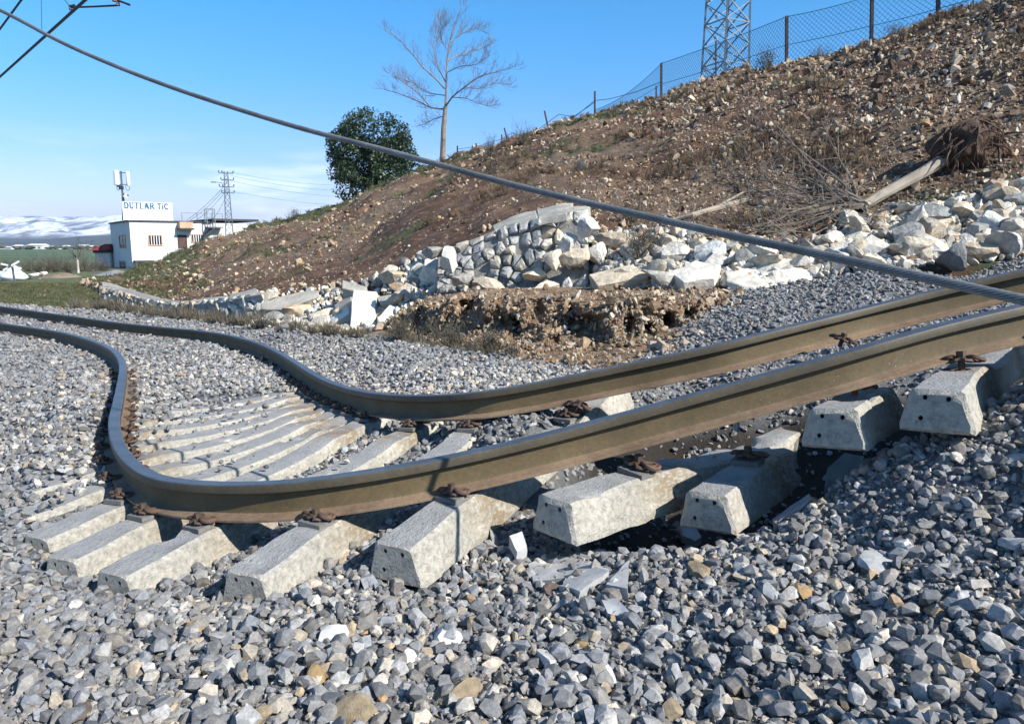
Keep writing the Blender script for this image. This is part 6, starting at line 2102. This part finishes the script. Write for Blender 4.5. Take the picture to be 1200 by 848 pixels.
# ------------------------------------------------------------------ lattice power pole with its wires
pp_ = PD(269, 275, 84); pp_.z -= 1.2
pole = lattice('power_pole', pp_, PD(269, 201, 84).z - pp_.z, 0.85, .36, R(20), 13, .07, .035, 'slim lattice power pole standing in front of the white building', 'pole', M_GALV)
M_INS = simple('pole_insulator', (.10, .13, .15), .5)
for k, py in enumerate((203, 211, 219, 226)):
    b = MB(); z_ = PD(269, py, 84).z - pp_.z
    x0, x1 = (-.75, .75) if k % 2 == 0 else (-.55, .75)
    b.bar((x0, 0, z_), (x1, 0, z_), .10)
    arm = b.build('crossarm', M_GALV, pole)
    b = MB()
    for q in (x0, x1, x0 + .35): b.tube([(q, 0, z_ + .03), (q, 0, z_ + .28)], .07, 6)
    b.build('insulator', M_INS, arm)
b = MB(); zl = PD(269, 214, 84).z - pp_.z
b.tube([(-.2, 0, zl - .1), (-.9, -.1, zl), (-1.2, -.1, zl)], .03, 5); b.box((-1.35, -.1, zl), (.55, .2, .1)); b.build('street_light', M_INS, pole)
for k, (y0, y1) in enumerate(((202, 209), (206, 214), (212, 219), (224, 225))):
    wire('power_line', [PD(270, y0, 84), PD(470 + k * 6, y1 + 4 + k * 3, 84 + 25)], .016, '%s of the thin power lines running right from the lattice power pole' % ('topmost', 'second', 'third', 'lowest')[k], M_TEAL, 'wire', 'power lines from the lattice pole', sag=.9)
for k, (x, y) in enumerate(((219, 256), (223, 258), (230, 259), (248, 262))):
    q = C0 + FD * on_front(x, 259)[0] + Vector((0, 0, H_ + .3))
    wire('service_line', [PD(267, 213 + 4 * k, 84), q], .02, '%s of the four thin wires slanting down from the pole to the roof' % ('leftmost', 'second', 'third', 'rightmost')[k], M_WIRE, 'wire', 'service wires to the building roof', sag=.3)

# ------------------------------------------------------------------ white crossed boards and the white mound behind them
zg = PD(17, 332, 44).z
cs = empty('crossed_boards_sign', PD(16.5, 332.5, 41))
tag(cs, 'white crossed boards on a grey post beside the track at the far left', 'sign')
k_ = 41 / 867
def sl(px, py, dy=0): return Vector(((px - 16.5) * k_, dy, (332.5 - py) * k_))
b = MB(); b.bar(sl(17.5, 334), sl(16.4, 311), .085); b.build('post', M_IRON, cs)
M_WB = simple('white_boards', (.84, .84, .84), .6, 0, .05)
b = MB(); b.bar(sl(5.2, 309.3, -.08), sl(28.2, 314.6, .02), .03, .20) if False else b.bar(sl(5.2, 309.3, -.1), sl(28.2, 314.6, -.1), .09, .05); b.build('board', M_WB, cs)
b = MB(); b.bar(sl(8.0, 316.8, -.16), sl(27, 306.6, -.16), .10, .05); b.build('board', M_WB, cs)
b = MB(); b.box(sl(16.4, 311.8, -.2), (.16, .05, .14)); b.build('hub_plate', M_IRON, cs)
bm = bmesh.new(); bmesh.ops.create_icosphere(bm, subdivisions=4, radius=1)
for v in bm.verts:
    c_ = v.co
    zz = (c_.z + 1) / 2
    w_ = .55 + .45 * math.sin(min(1, zz * 1.5) * math.pi) if zz > .33 else .72 + .28 * zz * 3
    v.co = Vector((c_.x * w_, c_.y * w_, c_.z))
A_ = np.array([tuple(v.co) for v in bm.verts]); N_ = fbm(A_ * 2.2, 3, 77) * .12
for v, q in zip(bm.verts, N_): v.co *= 1 + q
md = obj('tarpaulin_mound', bm_mesh('tarpaulin_mound', bm, True), None, simple('white_sheeting', (.80, .81, .84), .6, 0, .08, 1.5, .4, 4, bdist=.05), PD(16, 322, 46), None, (.80, .7, .62))
tag(md, 'rounded heap under white sheeting behind the crossed boards', 'mound')
b = MB(); c_ = PD(3, 322.5, 48)
b.box((0, 0, 0), (1.3, 1.0, .52)); o = b.build('white_block', M_WALL, None, loc=c_)
tag(o, 'low white block at the left edge beside the sheeted heap', 'block')
# rubble and gravel heaps past the grass
def heap(px, py, w, h, d, mat, name, label, seed):
    bm = bmesh.new(); bmesh.ops.create_grid(bm, x_segments=40, y_segments=24, size=1)
    A_ = np.array([tuple(v.co) for v in bm.verts])
    f = np.clip(1 - (A_[:, 0] ** 2 + A_[:, 1] ** 2), 0, 1) ** .8 * (1 + fbm(A_ * 3, 3, seed) * .5) + fbm(A_ * 9, 2, seed) * .06
    for v, q in zip(bm.verts, f): v.co.z = q - .12
    c_ = PD(px, py, d)
    o = obj(name, bm_mesh(name, bm, True), None, mat, c_, None, (w / 867 * d / 2, w / 867 * d / 3, h / 867 * d))
    tag(o, label, 'heap')
M_GRH = simple('heap_gravel', (.30, .31, .32), .95, 0, .4, 3, .9, 12, bdist=.08)
M_EAH = simple('heap_earth', (.30, .24, .16), .95, 0, .5, 1.2, .9, 8, bdist=.1)
heap(150, 326, 100, 9, 56, M_GRH, 'gravel_heap', 'low grey gravel heap in front of the white building', 1)
heap(185, 324, 70, 10, 52, M_GRH, 'gravel_heap', 'grey gravel heap partly behind the nose of the hill', 5)
heap(72, 327, 62, 7, 52, M_EAH, 'earth_heap', 'low brown earth heap right of the white sheeted mound', 2)
for k, (px, py, w, h, l) in enumerate(((32, 325, 9, 7, 'nearest the white sheeted mound'), (42, 322, 12, 7, 'second from the white sheeted mound'), (53, 320.5, 10, 4.5, 'right end of the row of white rubble'), (46, 328, 6, 3, 'low in front of the row of white rubble'))):
    boulder(px, py, w, h, .57, 'small white rubble block, %s' % l, k + 2, d=50, group='white rubble past the grass')

# bare bushes and the small pale-trunked tree across the path
for k, (px, w, h, d) in enumerate(((6, 34, 18, 70), (38, 40, 20, 74), (66, 36, 22, 72), (80, 26, 17, 66), (100, 30, 21, 74), (118, 26, 18, 78), (-20, 34, 20, 70), (50, 30, 16, 66))):
    shrub(px, 321, w, h, M_DRYW, 'bare brown roadside bush, %s' % ('behind the crossed boards', 'right of the crossed boards', 'in the middle of the row', 'low in front of the pale-trunked tree', 'right behind the pale-trunked tree', 'against the red-roofed shed', 'outside the left edge', 'small one before the middle of the row')[k], 50 + k, False, d=d, group='bare bushes across the path', dense=2.2)
e = empty('small_tree', PD(92, 320, 68)); off = -Vector(e.location)
tag(e, 'small bare tree with a pale lower trunk standing in the row of bushes', 'tree')
b = MB(); b.tube([PD(92, 321, 68) + off, PD(91.3, 310, 68) + off, PD(90.5, 301, 68) + off], [.11, .09, .07], 7); b.build('trunk', simple('white_bark', (.6, .57, .52), .9), e, True)
b, tw = MB(), MB(); r_ = random.Random(8)
for k in range(9):
    grow(b, PD(91, 303 + k * .4, 68) + off, Vector((r_.gauss(0, .6), r_.gauss(0, .5), 1)), 1.5 * r_.uniform(.7, 1.1), .035, 2, r_, .6, .15, tw, (2, 4), .008)
b.build('limbs', M_DRYW, e); tw.build('twigs', M_DRYW, e)

# ------------------------------------------------------------------ the far town, fields and mountains
M_TROOF = simple('town_roof', (.20, .12, .10), .8); M_TW = simple('town_wall', (.72, .71, .70), .9, 0, .15, .1); M_TG = simple('town_roof_grey', (.35, .36, .38), .8)
town = [(2, 8, 287.3, 3.5, 820, 1, 'at the left edge with a dark roof'), (9, 8, 288.6, 2.6, 760, 0, 'next to the dark-roofed house'), (20, 10, 286.6, 4.5, 850, 0, 'low white block left of the long warehouse'), (29, 8, 287.4, 3.6, 830, 2, 'squeezed between block and long warehouse'), (41, 17, 285.4, 6.2, 800, 3, 'long white warehouse, brightest in the distant town'),
        (60, 8, 287.6, 3.5, 830, 2, 'right of the long warehouse'), (66, 7, 288.8, 2.6, 780, 1, 'dark-roofed, second right of the warehouse'), (77, 7, 287.2, 4, 860, 0, 'in the middle of the distant town'), (84, 5, 288.2, 3, 840, 1, 'small, behind the tip of the small tree'), (97, 9, 286.6, 4.2, 870, 3, 'white hall right of the small tree'),
        (106, 6, 287.6, 3.4, 830, 0, 'right end of the visible town'), (114, 7, 287.4, 3.6, 850, 1, 'just left of the red-roofed shed'), (-12, 12, 286.8, 4.4, 820, 3, 'outside the left edge')]
for px, w, y0, h, d, kind, l in town:
    base = PD(px, y0 + h + 1.5, d); k_ = d / 867
    e = empty('house', base)
    W_, H2 = w * k_, (h + 1.5) * k_ * .95
    b = MB(); b.box((0, W_ * .4, H2 * .38), (W_, W_ * .8, H2 * .76)); o = b.build('wall', M_TW, e)
    b = MB()
    for q in range(3): b.box((W_ * (-.3 + .3 * q), -.1, H2 * .4), (W_ * .12, .4, H2 * .22))
    b.build('window', M_DARK, o)
    b = MB(); z0 = H2 * .76; x = W_ / 2 + .6; y0_, y1_ = -.6, W_ * .8 + .6; ym = W_ * .4
    b.add([(-x, y0_, z0), (x, y0_, z0), (x, y1_, z0), (-x, y1_, z0), (-x * (.98 if kind == 3 else .6), ym, H2), (x * (.98 if kind == 3 else .6), ym, H2)], [(0, 1, 5, 4), (1, 2, 5), (2, 3, 4, 5), (3, 0, 4), (3, 2, 1, 0)])
    b.build('roof', (M_TW, M_TROOF, M_TG, M_TW)[kind], e)
    tag(e, 'distant white building, ' + l, 'building', 'houses of the distant town')
# dark tree belt between the houses
r_ = np.random.default_rng(8)
n_ = 420
px = r_.uniform(-120, 420, n_); d = r_.uniform(700, 1000, n_)
P_ = np.array([tuple(PD(a_, 290.3 + r_.normal(0, .35), b_)) for a_, b_ in zip(px, d)])
sc3 = np.stack([r_.uniform(3, 9, n_), r_.uniform(3, 9, n_), r_.uniform(2.2, 5, n_)], -1)
g = scatter('distant_trees', P_, np.stack([np.zeros(n_)] * 3, -1), sc3, r_.uniform(0, .999, n_), HEWN, stone_mat('distant_foliage', [(0, (.035, .05, .03)), (.4, (.05, .065, .04)), (.7, (.09, .08, .06))], 'inst', 20, .8, .5))
tag(g, 'dark belt of far-off trees between the houses of the town', 'trees', kind='stuff')

def ridge(name, prof, d, depth, seed, mat, rough, n1=260, n2=60, amp=.22, label=None):
    """prof: (px, py) skyline; a mountain body with real depth"""
    a_ = np.array(prof)
    pxs_ = np.linspace(a_[0, 0], a_[-1, 0], n1)
    top = np.interp(pxs_, a_[:, 0], a_[:, 1])
    top = top + fbm(np.stack([pxs_ * .03, pxs_ * 0, pxs_ * 0], -1), 5, seed) * rough
    V = []
    for j, t_ in enumerate(np.linspace(-1, 1, n2)):
        dd_ = d + depth * t_
        x_ = (pxs_ - 600) / 867 * dd_ * 1.0
        hz = np.array([PD(x, y, d).z for x, y in zip(pxs_, top)])
        pr = (1 - abs(t_)) ** .85
        z_ = -30 + (hz + 30) * pr
        Pn = np.stack([x_ / depth * 3, np.full(n1, dd_ / depth * 3), np.zeros(n1)], -1)
        rg = 1 - np.abs(fbm(Pn * np.array([1.6, .8, 1]), 5, seed + 3)) * 2
        z_ = z_ + (rg - .6) * amp * (hz + 30) * math.sin(math.pi * min(1, (1 - abs(t_)) * 1.0)) * (pr < .98)
        z_ = np.minimum(z_, hz * 1.02 if pr < .9 else 1e9)
        V.append(np.stack([x_, np.full(n1, dd_), z_], -1))
    V = np.array(V).reshape(-1, 3)
    ri = np.arange(n2 - 1)[:, None]; ki = np.arange(n1 - 1)[None]
    F_ = np.stack([ri * n1 + ki, ri * n1 + ki + 1, (ri + 1) * n1 + ki + 1, (ri + 1) * n1 + ki], -1).reshape(-1, 4)
    o = obj(name, np_mesh(name, V, F_, True), None, mat)
    tag(o, kind='structure')
m_, nt, bs = mat_new('snow_mountain')
co = coord(nt)
n1_ = noise(nt, .0042, 9, .68, nd(nt, 'ShaderNodeMapping', {'Vector': co, 'Scale': (1.0, .5, 2.2), 'Rotation': (0, .5, 0)}).outputs[0], .6)
c = ramp(nt, n1_, [(.40, (.10, .115, .15)), (.47, (.35, .38, .44)), (.54, (.80, .82, .86))])
sz_ = nd(nt, 'ShaderNodeSeparateXYZ', {0: co}).outputs['Z']
low = nd(nt, 'ShaderNodeMapRange', {'Value': sz_, 'From Min': 60, 'From Max': 110}).outputs[0]
c = mixc(nt, low, (.09, .10, .10), c)
nt.links.new(c, bs.inputs['Base Color']); bs.inputs['Roughness'].default_value = .8
bump(nt, bs, n1_, .6, 40)
M_SNOW = m_
M_HILL = simple('forest_hills', (.07, .085, .085), .9, 0, .4, .004)
ridge('mountains', [(-900, 262), (-500, 254), (-200, 250), (0, 252.5), (60, 252), (100, 254), (150, 250), (210, 256), (300, 268), (420, 275), (700, 270), (1100, 262), (2000, 260)], 7500, 1700, 5, M_SNOW, 3.0)
ridge('foothills', [(-900, 276), (-300, 280), (0, 279.5), (60, 281), (110, 276), (131, 275), (200, 272), (300, 276), (500, 280), (900, 274), (2000, 276)], 3600, 700, 9, M_HILL, 1.6)
ridge('foothills', [(-900, 281), (-200, 283.5), (0, 284), (70, 284), (130, 281), (220, 280), (500, 284), (2000, 280)], 2500, 400, 19, M_HILL, .8)

# ------------------------------------------------------------------ air: one closed box of even haze round everything
HZ = 0.00007
bm = bmesh.new()
bmesh.ops.create_cube(bm, size=1)
me = bm_mesh('haze', bm)
m_ = bpy.data.materials.new('haze')
m_.use_nodes = True
nt = m_.node_tree
nt.nodes.clear()
o_ = nt.nodes.new('ShaderNodeOutputMaterial')
v_ = nt.nodes.new('ShaderNodeVolumePrincipled')
v_.inputs['Color'].default_value = (.62, .78, 1.0, 1)
v_.inputs['Density'].default_value = HZ
v_.inputs['Anisotropy'].default_value = 0.1
nt.links.new(v_.outputs[0], o_.inputs['Volume'])
hz = obj('haze', me, None, m_, (0, 0, 190), None, (66000, 66000, 464))
tag(hz, 'faint blue haze filling the air over the plain', 'haze', kind='stuff')
